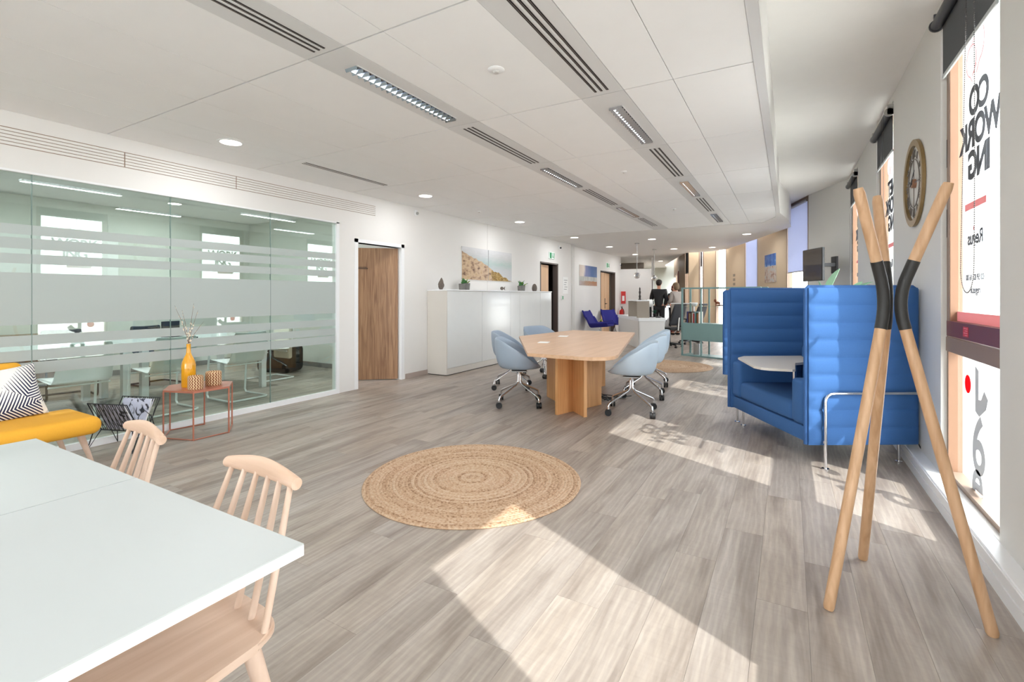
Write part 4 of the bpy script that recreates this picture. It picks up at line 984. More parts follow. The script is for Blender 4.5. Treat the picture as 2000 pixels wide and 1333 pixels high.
MB().lathe([(.001, 0), (.06, 0), (.075, .12), (.05, .2), (.065, .26), (.06, .26), (.045, .2), (.07, .12), (.055, .01), (.001, .01)], seg=20).build('body', mat('bluish_glass', (190, 210, 216), .05, trans=.7), t, True)
t = thing('waste_bin', 'cylindrical steel waste bin at the foot of the sea-green shelf', 'bin', on_shelf(.27, .2, .028), ang)
MB().lathe([(.001, 0), (.095, 0), (.095, .235), (.09, .235), (.09, .01), (.001, .01)], seg=28).build('body', STEEL, t, True); MB().lathe([(.088, .236), (.098, .236), (.098, .244), (.088, .244)], seg=28).build('rim', CHROME, t, True)

# ================================================================== RECEPTION DESKS, OFFICE CHAIRS
dr = radians(29.85)
t = thing('reception_desk', 'white reception desk with thick top and side panel', 'desk', (-3.17, 11.71, 0), dr)
MB().box(0, .64, 0, .03, .02, .66).build('front_panel', WHITE, t); MB().box(-.0, .66, -.02, 2.3, .66, .74, .004).build('top', TRIMW, t)
MB().box(.0, .04, 0, 2.2, 0, .66).build('side_panel', WHITE, t); MB().box(.60, .64, 2.1, 2.2, 0, .66).build('leg', STEEL, t); MB().box(.05, .45, 1.2, 1.7, .02, .62).build('drawer_pedestal', TRIMW, t)
t = thing('desk_screen', 'taupe felt screen with white edge on the front of the reception desk', 'desk screen', (-3.17, 11.71, .74), dr)
MB().box(.0, .30, .12, .16, 0, .41).build('felt_panel', TAUPE, t); MB().box(-.02, .30, .10, .42, .41, .435).build('white_shelf', TRIMW, t); MB().box(.0, .62, .98, 1.02, 0, .41).build('felt_panel', TAUPE, t); MB().box(-.02, .64, .9, 1.1, .41, .435).build('white_shelf', TRIMW, t); MB().box(.61, .64, .96, 1.04, 0, .42).build('edge', TRIMW, t)
t = thing('desk_screen', 'low taupe felt divider behind the office chair, below the standing people', 'desk screen', (-2.86, 14.0, 0), dr)
MB().box(0, .62, 0, .04, .3, 1.06).build('felt_panel', TAUPE, t); MB().box(-.01, .66, -.01, .05, 1.06, 1.08).box(.62, .66, -.01, .05, 0, 1.06).build('edge', TRIMW, t)
def monitor(x, y, z, rz, lab):
    t = thing('monitor', lab, 'monitor', (x, y, z), rz); MB().box(-.25, .25, -.018, .0, .13, .45, .004).build('back_shell', STEEL, t); MB().box(-.24, .24, .0, .004, .14, .44).build('screen', DARK, t)
    MB().box(-.02, .02, -.05, -.018, .01, .26).build('stand', DARK, t); MB().lathe([(.001, 0), (.11, 0), (.11, .01), (.001, .012)], c=(0, -.04, 0)).build('foot', DARK, t); return t
def onr(x_, y_): v = Matrix.Rotation(dr, 4, 'Z') @ Vector((x_, y_, 0)); return (-3.17+v.x, 11.71+v.y)
a_ = onr(.42, .55); monitor(a_[0], a_[1], .74, dr+radians(60), 'silver-backed monitor at the front of the reception desk')
a_ = onr(.52, 1.55); monitor(a_[0], a_[1], .74, dr+radians(75), 'tilted silver monitor at the back of the reception desk')
a_ = onr(.62, 1.45); t = thing('desk_phone', 'white desk telephone beside the rear monitor', 'telephone', (a_[0], a_[1], .74), dr); MB().box(-.09, .09, -.08, .08, 0, .05, .01).build('base', PAPER, t); MB().tube([(-.06, -.05, .06), (-.06, 0, .12), (-.03, .05, .17)], .02, 8).build('handset', PAPER, t, True)
a_ = onr(.58, .62); t = thing('desk_plant', 'small dark green plant beside the front monitor', 'potted plant', (a_[0], a_[1], .74))
MB().lathe([(.001, 0), (.035, 0), (.045, .08), (.001, .08)]).build('pot', DARK, t, True)
for k in range(9): leaf_mb(.12, .035, random.uniform(.2, 1.1), k*.7, .4, .002).build('leaf', mat('deep_green_leaf', (30, 90, 64), .5), t, True, loc=(0, 0, .08))
a_ = onr(.6, .35); t = thing('keyboard', 'black keyboard lying at the front of the reception desk', 'keyboard', (a_[0], a_[1], .74), dr+1.2); MB().box(-.2, .2, -.06, .06, 0, .015, .003).build('case', DARK, t); MB().box(-.19, .19, -.05, .05, .015, .02).build('keys', MESHB, t)
t = thing('desk_decoration', 'slim dark wooden column figure on the white counter end', 'figure', (onr(.30, 1.0)[0], onr(.30, 1.0)[1], 1.175)); MB().lathe([(.03, 0), (.045, .01), (.02, .04), (.03, .09), (.016, .14), (.028, .2), (.016, .25), (.02, .3), (.001, .34)], seg=12).build('column', mat('dark_wood_fig', (44, 34, 34), .5), t, True)
def office_chair(loc, rz, lab):
    t = thing('office_chair', lab, 'chair', (*loc, 0), rz, 'black office chairs at the reception')
    for k in range(5):
        a = k*2*pi/5+.3; lg = MB().tube([(0, 0, .10), (.30*cos(a), .30*sin(a), .07)], [.028, .016], 8).build('leg', DARK, t, True); MB().cyl((.3*cos(a)-.02, .3*sin(a), .027), (.3*cos(a)+.02, .3*sin(a), .027), .027, seg=12).build('castor', BLACK, lg, True)
    MB().cyl((0, 0, .09), (0, 0, .42), .022).build('gas_column', BLACK, t, True)
    MB().box(-.24, .22, -.24, .24, .43, .50, .03, seg=3).build('seat', BLACK, t, True); MB().box(-.1, .1, -.1, .1, .39, .43, .01).build('mechanism', mat('dark_red_plastic', (110, 20, 24), .5), t)
    def f(u, v): y = (u-.5)*.44; z = .56+v*.5; return (-.22-.05*sin(v*pi)*1-.16*v*v+.5*y*y, y, z)
    m_ = MB().grid(f, 9, 12).build('mesh_back', MESHB, t, True); s_ = m_.modifiers.new('thickness', 'SOLIDIFY'); s_.thickness = .012
    MB().tube([(-.18, -.22, .56), (-.25, -.22, .8), (-.34, -.2, 1.07), (-.345, .2, 1.07), (-.25, .22, .8), (-.18, .22, .56)], .014, 8, closed=True).build('back_frame', DARK, t, True)
    MB().tube([(-.05, 0, .42), (-.26, 0, .44), (-.29, 0, .75)], .02, 8).build('back_support', STEEL, t, True)
    for s2 in (-1, 1): MB().tube([(0, s2*.24, .46), (.0, s2*.28, .5), (-.02, s2*.28, .66)], .014, 8).box(-.14, .12, s2*.28-.035, s2*.28+.035, .66, .685, .01).build('armrest', BLACK, t, True)
    return t
office_chair((-2.58, 12.42), radians(150), 'black mesh office chair at the reception desk')
office_chair((-2.25, 13.5), radians(160), 'second black office chair, partly hidden behind the shelf post')
t = thing('handbag', 'dark patterned bag on the floor by the office chair', 'bag', (-2.93, 11.98, 0), .4)
MB().box(-.10, .10, -.06, .06, 0, .22, .02, seg=2).build('body', mat('dark_plum_fabric', (56, 40, 54), .8, var=.4, vscale=60), t, True); MB().tube([(-.06, 0, .21), (-.04, 0, .33), (.04, 0, .33), (.06, 0, .21)], .006, 6).build('handle', DARK, t, True)

# ================================================================== BLUE LOUNGE CHAIRS
def lounge(loc, rz, lab):
    t = thing('lounge_chair', lab, 'armchair', (*loc, 0), rz, 'navy lounge chairs by the far door')
    def f(u, v):
        y = (u-.5)*2; z0 = .36+.02*v
        if v < .55: s_ = v/.55; x_ = .36-s_*.56; z = .40-.05*s_
        else: s_ = (v-.55)/.45; x_ = -.20-.26*s_; z = .35+.47*s_
        w_ = .33-.07*max(0, (v-.55)/.45); lip = .12*max(0, abs(y)-.72)/.28*(1 if v < .75 else .3)
        return (x_, y*w_, z+lip*1.1)
    m_ = MB().grid(f, 15, 20).build('seat_shell', NAVY, t, True); s_ = m_.modifiers.new('thickness', 'SOLIDIFY'); s_.thickness = .055; ss = m_.modifiers.new('smooth', 'SUBSURF'); ss.levels = 1; ss.render_levels = 1
    for k in range(4): a = pi/4+k*pi/2; MB().tube([(0, 0, .30), (.05*cos(a), .05*sin(a), .14), (.28*cos(a), .28*sin(a), .012)], .012, 8).build('leg', CHROME, t, True)
    return t
lounge((-4.78, 13.45), radians(-4), 'navy lounge chair in front, seen from its side'); lounge((-4.72, 14.7), radians(-38), 'navy lounge chair behind, turned to the room')
t = thing('side_table', 'small white side table between the navy lounge chairs', 'table', (-4.98, 14.15, 0)); MB().lathe([(.001, .43), (.22, .43), (.22, .45), (.001, .45)]).build('top', TRIMW, t); MB().cyl((0, 0, .01), (0, 0, .43), .02).lathe([(.001, 0), (.16, 0), (.16, .01), (.001, .01)]).build('pedestal', STEEL, t, True)
t = thing('potted_succulent', 'tiny green plant on the small white side table', 'potted plant', (-4.98, 14.15, .45)); MB().lathe([(.001, 0), (.04, 0), (.045, .05), (.001, .05)]).build('pot', DARK, t, True)
for k in range(8): leaf_mb(.08, .03, .3+.1*k, k*.8, .3).build('leaf', LEAF2, t, True, loc=(0, 0, .05))

# ================================================================== PEOPLE AT RECEPTION
def skin_body(name, joints, edges, m, parent, levels=2):
    me = bpy.data.meshes.new(name); me.from_pydata([j[:3] for j in joints], edges, []); me.materials.append(m)
    o = bpy.data.objects.new(name, me); col.objects.link(o); o.parent = parent
    o.modifiers.new('skin', 'SKIN'); 
    if not me.skin_vertices: me.skin_vertices.new()
    for i, j in enumerate(joints):
        r = j[3]; me.skin_vertices[0].data[i].radius = r if isinstance(r, tuple) else (r, r)
    me.skin_vertices[0].data[0].use_root = True
    s = o.modifiers.new('sub', 'SUBSURF'); s.levels = levels; s.render_levels = levels
    o.modifiers['skin'].use_smooth_shade = True
    return o
def person(loc, rz, h, lab, top, bottom, hair, hairlong=False, armpose=0, skirt=False):
    t = thing('person', lab, 'person', (*loc, 0), rz); k = h/1.75; sw = .185 if not hairlong else .165
    S = lambda x, y, z, r: (x*k, y*k, z*k, (r[0]*k, r[1]*k) if isinstance(r, tuple) else r*k)
    # continuous body; faces +x
    J = [S(0, 0, .93, (.13, .10)), S(0, 0, 1.12, (.125, .10)), S(0, 0, 1.32, (.15, .105)), S(0, 0, 1.44, (.07, .06)), S(.01, 0, 1.50, .052), S(.02, 0, 1.56, .06), S(.03, 0, 1.64, .088), S(.025, 0, 1.70, .07),
         S(0, sw, 1.40, .055), S(-.01, sw+.05, 1.13, .043), S(.10 if armpose == 0 else .22, sw+.02, .92 if armpose == 0 else 1.05, .032),
         S(0, -sw, 1.40, .055), S(-.01, -sw-.05, 1.13, .043), S(.10 if armpose == 0 else .22, -sw+.02, .92 if armpose == 0 else 1.05, .032),
         S(0, .09, .85, .085), S(.01, .10, .48, .055), S(0, .10, .09, .038), S(.13, .10, .035, .033),
         S(0, -.09, .85, .085), S(.01, -.10, .48, .055), S(0, -.10, .09, .038), S(.13, -.10, .035, .033)]
    E_ = [(0, 1), (1, 2), (2, 3), (3, 4), (4, 5), (5, 6), (6, 7), (2, 8), (8, 9), (9, 10), (2, 11), (11, 12), (12, 13), (0, 14), (14, 15), (15, 16), (16, 17), (0, 18), (18, 19), (19, 20), (20, 21)]
    skin_body('body', J, E_, SKIN, t)
    T = [0, 1, 2, 3, 8, 9, 10, 11, 12, 13]; mp = {a: i for i, a in enumerate(T)}
    grow = lambda j, g: (*j[:3], (j[3][0]+g, j[3][1]+g) if isinstance(j[3], tuple) else j[3]+g)
    JT = [grow(J[a], .03*k) for a in T]; JT[0] = S(0, 0, .80, (.18, .15)); JT[1] = S(0, 0, 1.10, (.165, .135)); JT[6] = (J[10][0]*.95-.0, J[10][1], J[10][2]+.03, .05*k); JT[9] = (J[13][0]*.95, J[13][1], J[13][2]+.03, .05*k)
    skin_body('jacket', JT, [(mp[a], mp[b]) for a, b in E_ if a in mp and b in mp], top, t)
    T2 = [0, 14, 15, 16, 18, 19, 20]; mp = {a: i for i, a in enumerate(T2)}
    skin_body('trousers', [grow(J[a], .028*k) for a in T2], [(mp[a], mp[b]) for a, b in E_ if a in mp and b in mp], bottom, t)
    for sg in (-1, 1):
        MB().sphere((.05*k, sg*.10*k, .04*k), (.13*k, .045*k, .04*k), 14, 8).build('shoe', BLACK, t, True)
        hx, hy, hz = J[10 if sg > 0 else 13][:3]
        for f_ in range(5): MB().tube([(hx, hy+(f_-2)*.014*k, hz), (hx+.035*k, hy+(f_-2)*.017*k, hz-.03*k), (hx+.045*k, hy+(f_-2)*.016*k, hz-(.055+.008*(2-abs(f_-2)))*k)], [.011*k, .0095*k, .007*k], 6).build('finger', SKIN, t, True)
        MB().sphere((.112*k, sg*.03*k, 1.655*k), .0105*k, 8, 6).build('eye', DARK, t, True); MB().sphere((.02*k, sg*.088*k, 1.64*k), (.018*k, .01*k, .028*k), 8, 6).build('ear', SKIN, t, True)
    MB().sphere((.122*k, 0, 1.63*k), (.016*k, .012*k, .022*k), 8, 6).build('nose', SKIN, t, True); MB().sphere((.107*k, 0, 1.592*k), (.008*k, .024*k, .006*k), 8, 6).build('mouth', mat('lips', (170, 84, 80), .5), t, True)
    hb = MB().sphere((.0, 0, 1.69*k), (.112*k, .10*k, .088*k), 18, 12)
    if hairlong: hb.sphere((-.035*k, 0, 1.62*k), (.088*k, .105*k, .12*k), 16, 10)
    else: hb.sphere((-.035*k, 0, 1.65*k), (.075*k, .088*k, .08*k), 16, 10)
    hb.build('hair', hair, t, True)
    return t
person((-3.72, 16.25), radians(95), 1.80, 'person in a black suit seen from behind at the reception', SUIT, SUIT, HAIRD)
person((-3.40, 17.1), radians(-70), 1.64, 'person with auburn hair in dark clothes facing the camera', mat('dark_navy_top', (26, 24, 40), .7), SUIT, HAIRR, True, 1)
person((-3.20, 16.36), radians(140), 1.70, 'person with short greying hair in a grey jacket, seen from the side', GREYJ, SUIT, HAIRB, True, 1)
t = thing('counter', 'white counter behind the three standing people', 'counter', (-4.0, 19.4, 0), dr); MB().box(-.3, .6, 0, .5, 0, .9).build('body', TRIMW, t); MB().box(-.33, .63, -.03, .53, .9, .93).build('worktop', DARK, t)

# ================================================================== MEETING ROOM FURNITURE (behind the glass)
def mtable(x, y, lab):
    t = thing('conference_table', lab, 'table', (x, y, 0), 0, 'white tables in the glazed meeting room')
    MB().box(-.6, .6, -.8, .8, .705, .73, .003).build('tabletop', TABLEW, t)
    for sx in (-1, 1):
        for sy in (-1, 1): MB().box(sx*.52-.035, sx*.52+.035, sy*.72-.035, sy*.72+.035, 0, .705).build('leg', TRIMW, t)
    MB().box(-.5, .5, -.74, -.70, .66, .705).box(-.5, .5, .70, .74, .66, .705).build('apron', TRIMW, t); return t
mtable(-6.95, 3.42, 'white meeting room table at the right end, behind the glass'); mtable(-6.95, 1.80, 'white meeting room table in the middle, behind the glass'); mtable(-6.95, .18, 'white meeting room table at the left end, behind the glass')
def cantilever(lab, x, y, rz, seatm, first=None):
    if first is not None: return dup(first, (x, y, 0), rz, lab, None, {TRIMW2: seatm} if seatm is not TRIMW2 else None)
    t = thing('cantilever_chair', lab, 'chair', (x, y, 0), rz, 'cantilever chairs in the meeting room')
    def f(u, v):
        y_ = (u-.5)*.46; 
        if v < .5: s_ = v/.5; return (.22-.40*s_, y_, .47-.03*s_+.25*y_*y_)
        s_ = (v-.5)/.5; return (-.18-.10*s_-.03*sin(s_*pi), y_*(1-.12*s_), .44+.40*s_+.2*y_*y_)
    m_ = MB().grid(f, 9, 16).build('seat_shell', seatm, t, True); s_ = m_.modifiers.new('thickness', 'SOLIDIFY'); s_.thickness = .014; ss = m_.modifiers.new('smooth', 'SUBSURF'); ss.levels = 1; ss.render_levels = 1
    P_ = [(-.2, .24, .64), (.05, .245, .66), (.17, .245, .62), (.22, .24, .45), (.25, .24, .05), (.22, .24, .014), (-.22, .24, .014), (-.26, .2, .014), (-.26, -.2, .014), (-.22, -.24, .014), (.22, -.24, .014), (.25, -.24, .05), (.22, -.24, .45), (.17, -.245, .62), (.05, -.245, .66), (-.2, -.24, .64)]
    MB().tube(P_, .012, 8).build('sled_frame', TRIMW2, t, True)
    MB().cyl((.2, -.24, .44), (.2, .24, .44), .009).cyl((-.12, -.235, .43), (-.12, .235, .43), .009).build('crossbar', TRIMW2, t)
    return t
TRIMW2 = mat('white_powder_coat', (238, 240, 240), .4)
LBL = mat('light_blue_shell', (190, 208, 226), .5)
cc = cantilever('white cantilever chair at the right, nearest the partition', -6.02, 3.55, pi, TRIMW2)
cantilever('white cantilever chair second from the right, along the glass', -6.02, 2.72, pi, TRIMW2, cc)
cantilever('white cantilever chair behind the copper side table', -6.02, 1.95, pi, TRIMW2, cc)
cantilever('white cantilever chair with a low seat behind the magazine rack', -5.95, 1.15, pi*.94, TRIMW2, cc)
cantilever('white cantilever chair behind the yellow armchair', -5.95, .3, pi*1.05, TRIMW2, cc)
cantilever('black-seated chair on the far side of the meeting table, right', -7.95, 3.5, .1, MESHB, cc)
cantilever('black-seated chair on the far side of the meeting table, middle', -7.95, 2.5, -.1, MESHB, cc)
cantilever('black-seated chair on the far side of the meeting table, left', -7.95, 1.4, 0, MESHB, cc)
cantilever('white cantilever chair at the head of the meeting tables', -6.95, 4.6, -pi/2, TRIMW2, cc)
t = thing('duffel_bag', 'large black bag on the meeting room floor', 'bag', (-7.5, 5.15, 0), .3); MB().box(-.32, .32, -.22, .22, 0, .46, .09, seg=3).build('body', BLACK, t, True); MB().tube([(-.15, -.2, .4), (-.1, -.25, .52), (.1, -.25, .52), (.15, -.2, .4)], .012, 8).build('handle', DARK, t, True)
t = thing('jacket', 'cream coat draped over the chair at the head of the meeting tables', 'coat', (-6.95, 4.80, .30)); MB().box(-.2, .2, -.02, .05, 0, .52, .03, seg=2).build('cloth', mat('cream_wool', (222, 214, 198), .9, bump=.3, bscale=60), t, True)
t = thing('laptop', 'open black laptop on the right meeting room table', 'laptop', (-6.9, 3.3, .73), .2); MB().box(-.17, .17, -.12, .12, 0, .016).build('base', DARK, t); MB().box(-.17, -.16, -.12, .12, .016, .22).build('screen', DARK, t)
t = thing('credenza', 'low brown wooden credenza against the meeting room back wall', 'cabinet', (-9.22, 2.2, 0)); MB().box(-.21, .2, -1.1, 1.1, .06, .74).build('body', BROWNW, t)
for k in range(4): MB().box(.2, .215, -1.09+k*.545, -.555+k*.545, .08, .72).build('door', wood('dark_oak', (118, 84, 60), (88, 60, 42), axis=2), t)
t = thing('whiteboard', 'white board on the meeting room back wall', 'board', (-9.45, 2.6, 1.1)); MB().box(0, .02, -1, 1, 0, 1.1).build('panel', PAPER, t); MB().box(0, .03, -1.02, 1.02, -.02, 0).box(0, .03, -1.02, 1.02, 1.1, 1.12).build('frame', STEEL, t)

# ================================================================== COPPER SIDE TABLE, VASE, BASKETS
hexp = [(-4.894, 2.197), (-4.56, 2.292), (-4.50, 2.60), (-4.79, 2.79), (-5.075, 2.66), (-5.125, 2.36)]
hexp = [(-4.87, 2.19), (-4.56, 2.29), (-4.55, 2.60), (-4.80, 2.775), (-5.05, 2.64), (-5.11, 2.355)]
tx, ty = -4.83, 2.47
t = thing('side_table', 'hexagonal copper-coloured metal side table by the glass partition', 'table', (tx, ty, 0)); TZ = .435
q = [(x-tx, y-ty) for x, y in hexp]
MB().prism(q, TZ-.016, TZ).build('tabletop', COPPER, t)
for k in range(6): MB().box(q[k][0]*.985-.005, q[k][0]*.985+.005, q[k][1]*.985-.005, q[k][1]*.985+.005, 0, TZ-.014).build('leg', COPPER, t)
for k in range(6):
    if k in (3,): continue
    a, b = q[k], q[(k+1) % 6]; MB().tube([(a[0]*.985, a[1]*.985, .006), (b[0]*.985, b[1]*.985, .006)], .0052, 4).build('foot_rail', COPPER, t)
t = thing('bottle_vase', 'glossy mustard yellow bottle vase on the copper table', 'vase', (-4.86, 2.40, TZ))
MB().lathe([(.001, 0), (.054, 0), (.0585, .01), (.0585, .20), (.053, .235), (.036, .275), (.022, .305), (.018, .33), (.0175, .39), (.019, .40), (.013, .40), (.012, .38), (.001, .38)], seg=32).build('glazed_body', VASE, t, True)
tw = thing('willow_branches', 'spray of dry budding branches standing in the yellow vase', 'branches', (-4.86, 2.40, TZ+.385))
rnd = random.Random(5)
for k in range(6):
    a = rnd.uniform(0, 2*pi); ln = rnd.uniform(.30, .40) if k < 4 else .22; sp = rnd.uniform(.05, .13)
    pts = [(0, 0, -.05)]+[(sp*cos(a)*(u_/6)**1.3+rnd.uniform(-.004, .004), sp*sin(a)*(u_/6)**1.3+rnd.uniform(-.004, .004), ln*u_/6) for u_ in range(1, 7)]
    b = MB().tube(pts, [.0022, .002, .002, .0018, .0015, .0012, .0008], 6).build('branch', mat('twig_brown', (122, 92, 72), .7), tw, True)
    bu = MB()
    for j in range(10):
        u_ = rnd.uniform(.1, .6) if j < 7 else rnd.uniform(.6, .95); i0 = min(5, int(u_*6)); p0, p1 = Vector(pts[i0]), Vector(pts[i0+1]); c_ = p0.lerp(p1, u_*6-i0)
        bu.sphere((c_.x+rnd.uniform(-.006, .006), c_.y+rnd.uniform(-.006, .006), c_.z), (.0055, .0055, .008) if j < 7 else (.003, .003, .005), 8, 6)
    bu.build('buds', mat('cream_bud', (236, 224, 206), .7), b, True)
def basket(x, y, r, h, lab):
    t = thing('woven_basket', lab, 'basket', (x, y, TZ))
    m = mat('two_tone_weave', (210, 172, 126), .8); nt = m.node_tree
    if not m.get('done'):
        m['done'] = 1; N = nt.nodes.new; L = nt.links.new; b = nt.nodes['Principled BSDF']
        for l in list(b.inputs['Base Color'].links): nt.links.remove(l)
        tc = N('ShaderNodeTexCoord'); sp = N('ShaderNodeSeparateXYZ'); L(tc.outputs['Object'], sp.inputs[0])
        at = N('ShaderNodeMath'); at.operation = 'ARCTAN2'; L(sp.outputs['Y'], at.inputs[0]); L(sp.outputs['X'], at.inputs[1])
        m1 = N('ShaderNodeMath'); m1.operation = 'MULTIPLY'; m1.inputs[1].default_value = 18; L(at.outputs[0], m1.inputs[0])
        zz = N('ShaderNodeMath'); zz.operation = 'MULTIPLY'; zz.inputs[1].default_value = 240; L(sp.outputs['Z'], zz.inputs[0])
        ab = N('ShaderNodeMath'); ab.operation = 'PINGPONG'; ab.inputs[1].default_value = pi; L(zz.outputs[0], ab.inputs[0])
        a2 = N('ShaderNodeMath'); a2.operation = 'MULTIPLY'; a2.inputs[1].default_value = 1.1; L(ab.outputs[0], a2.inputs[0]); ab = a2
        ad = N('ShaderNodeMath'); ad.operation = 'ADD'; L(m1.outputs[0], ad.inputs[0]); L(ab.outputs[0], ad.inputs[1])
        si = N('ShaderNodeMath'); si.operation = 'SINE'; L(ad.outputs[0], si.inputs[0])
        cr = N('ShaderNodeValToRGB'); e = cr.color_ramp.elements; e[0].position = .40; e[0].color = hexc(130, 74, 36); e[1].position = .6; e[1].color = hexc(228, 200, 160)
        k = N('ShaderNodeMath'); k.operation = 'MULTIPLY_ADD'; k.inputs[1].default_value = .5; k.inputs[2].default_value = .5; L(si.outputs[0], k.inputs[0]); L(k.outputs[0], cr.inputs[0]); L(cr.outputs[0], b.inputs['Base Color'])
    prof = [(.001, 0), (r*.93, 0), (r, .008)]+[(r+.0016*(j % 2), .008+(h-.02)*j/16) for j in range(1, 17)]+[(r-.004, h-.004), (r-.008, h-.01), (r-.008, .01), (.001, .01)]
    MB().lathe(prof, seg=36).build('woven_wall', m, t, True); MB().lathe([(.001, h*.86), (r-.008, h*.86), (r-.008, h*.88), (.001, h*.88)], seg=32).build('lid', mat('straw_lid', (206, 176, 136), .9, bump=.3, bscale=90), t, True)
basket(-4.68, 2.37, .062, .125, 'smaller woven two-tone basket in front of the yellow vase'); basket(-4.74, 2.56, .066, .135, 'woven two-tone basket right of the yellow vase')

# ================================================================== MAGAZINE RACK
t = thing('magazine_rack', 'black wire magazine rack between the armchair and copper table', 'magazine rack', (-4.86, 1.90, 0), radians(20))
# rack local: x along its length, y across; V-shaped cradle
L2 = .19
WIRE = mat('black_wire', (22, 24, 30), .4)
for sg in (-1, 1):
    MB().tube([(-L2, sg*.15, .40), (L2, sg*.15, .40), (L2, sg*.035, .155), (-L2, sg*.035, .155)], .0044, 6, closed=True).build('side_frame', WIRE, t, True)
    for k in range(9): x_ = -L2+.02+k*(2*L2-.04)/8; MB().tube([(x_, sg*.15, .40), (x_+.03, sg*.035, .155)], .0026, 5).build('wire', WIRE, t, True)
    for k in range(8): x_ = -L2+.06+k*(2*L2-.06)/8; MB().tube([(x_, sg*.15, .40), (x_-.035, sg*.035, .155)], .0026, 5).build('wire', WIRE, t, True)
MB().tube([(-L2, -.035, .155), (L2, -.035, .155)], .0044, 6).tube([(-L2, .035, .155), (L2, .035, .155)], .0044, 6).build('base_wire', WIRE, t)
for sx in (-1, 1):
    for sg in (-1, 1): MB().tube([(sx*L2, sg*.035, .16), (sx*(L2+.03), sg*.13, .004), (sx*(L2-.02), sg*.08, .27)], .0044, 6).build('leg', WIRE, t, True)
    MB().tube([(sx*L2, -.06, .2), (sx*L2, -.05, .28), (sx*L2, 0, .33), (sx*L2, .05, .28), (sx*L2, .06, .2)], .003, 6).build('end_loop', WIRE, t, True)
ink = mat('ink_print_cover', (196, 198, 216), .4); nt = ink.node_tree; bb = nt.nodes['Principled BSDF']
for l in list(bb.inputs['Base Color'].links): nt.links.remove(l)
nn = nt.nodes.new('ShaderNodeTexNoise'); nn.inputs['Scale'].default_value = 9; nn.inputs['Distortion'].default_value = 2.5; nn.inputs['Detail'].default_value = 4; tcn = nt.nodes.new('ShaderNodeTexCoord'); nt.links.new(tcn.outputs['Object'], nn.inputs[0])
crn = nt.nodes.new('ShaderNodeValToRGB'); crn.color_ramp.elements[0].position = .35; crn.color_ramp.elements[0].color = hexc(22, 22, 42); crn.color_ramp.elements[1].position = .42; crn.color_ramp.elements[1].color = hexc(198, 200, 218); nt.links.new(nn.outputs['Fac'], crn.inputs[0]); nt.links.new(crn.outputs[0], bb.inputs['Base Color'])
for k, (yy, tilt, lab) in enumerate([(-.024, .42, 'front magazine with a dark ink-splash cover in the rack'), (.022, -.42, 'rear pale magazine with a sketched cover in the rack'), (.006, -.32, 'white magazine in the middle of the rack')]):
    v = Matrix.Rotation(radians(20), 4, 'Z') @ Vector((.0+.02*k, yy, 0))
    m_ = thing('magazine', lab, 'magazine', (-4.86+v.x, 1.90+v.y, .165), radians(20))
    R_ = Matrix.Rotation(tilt, 4, 'X')
    MB().box(-.14, .14, -.004, .004, 0, .25, .001).xf(R_).build('pages', PAPER, m_); MB().box(-.14, .14, -.0055, -.004, 0, .25).xf(R_).build('cover', ink, m_)

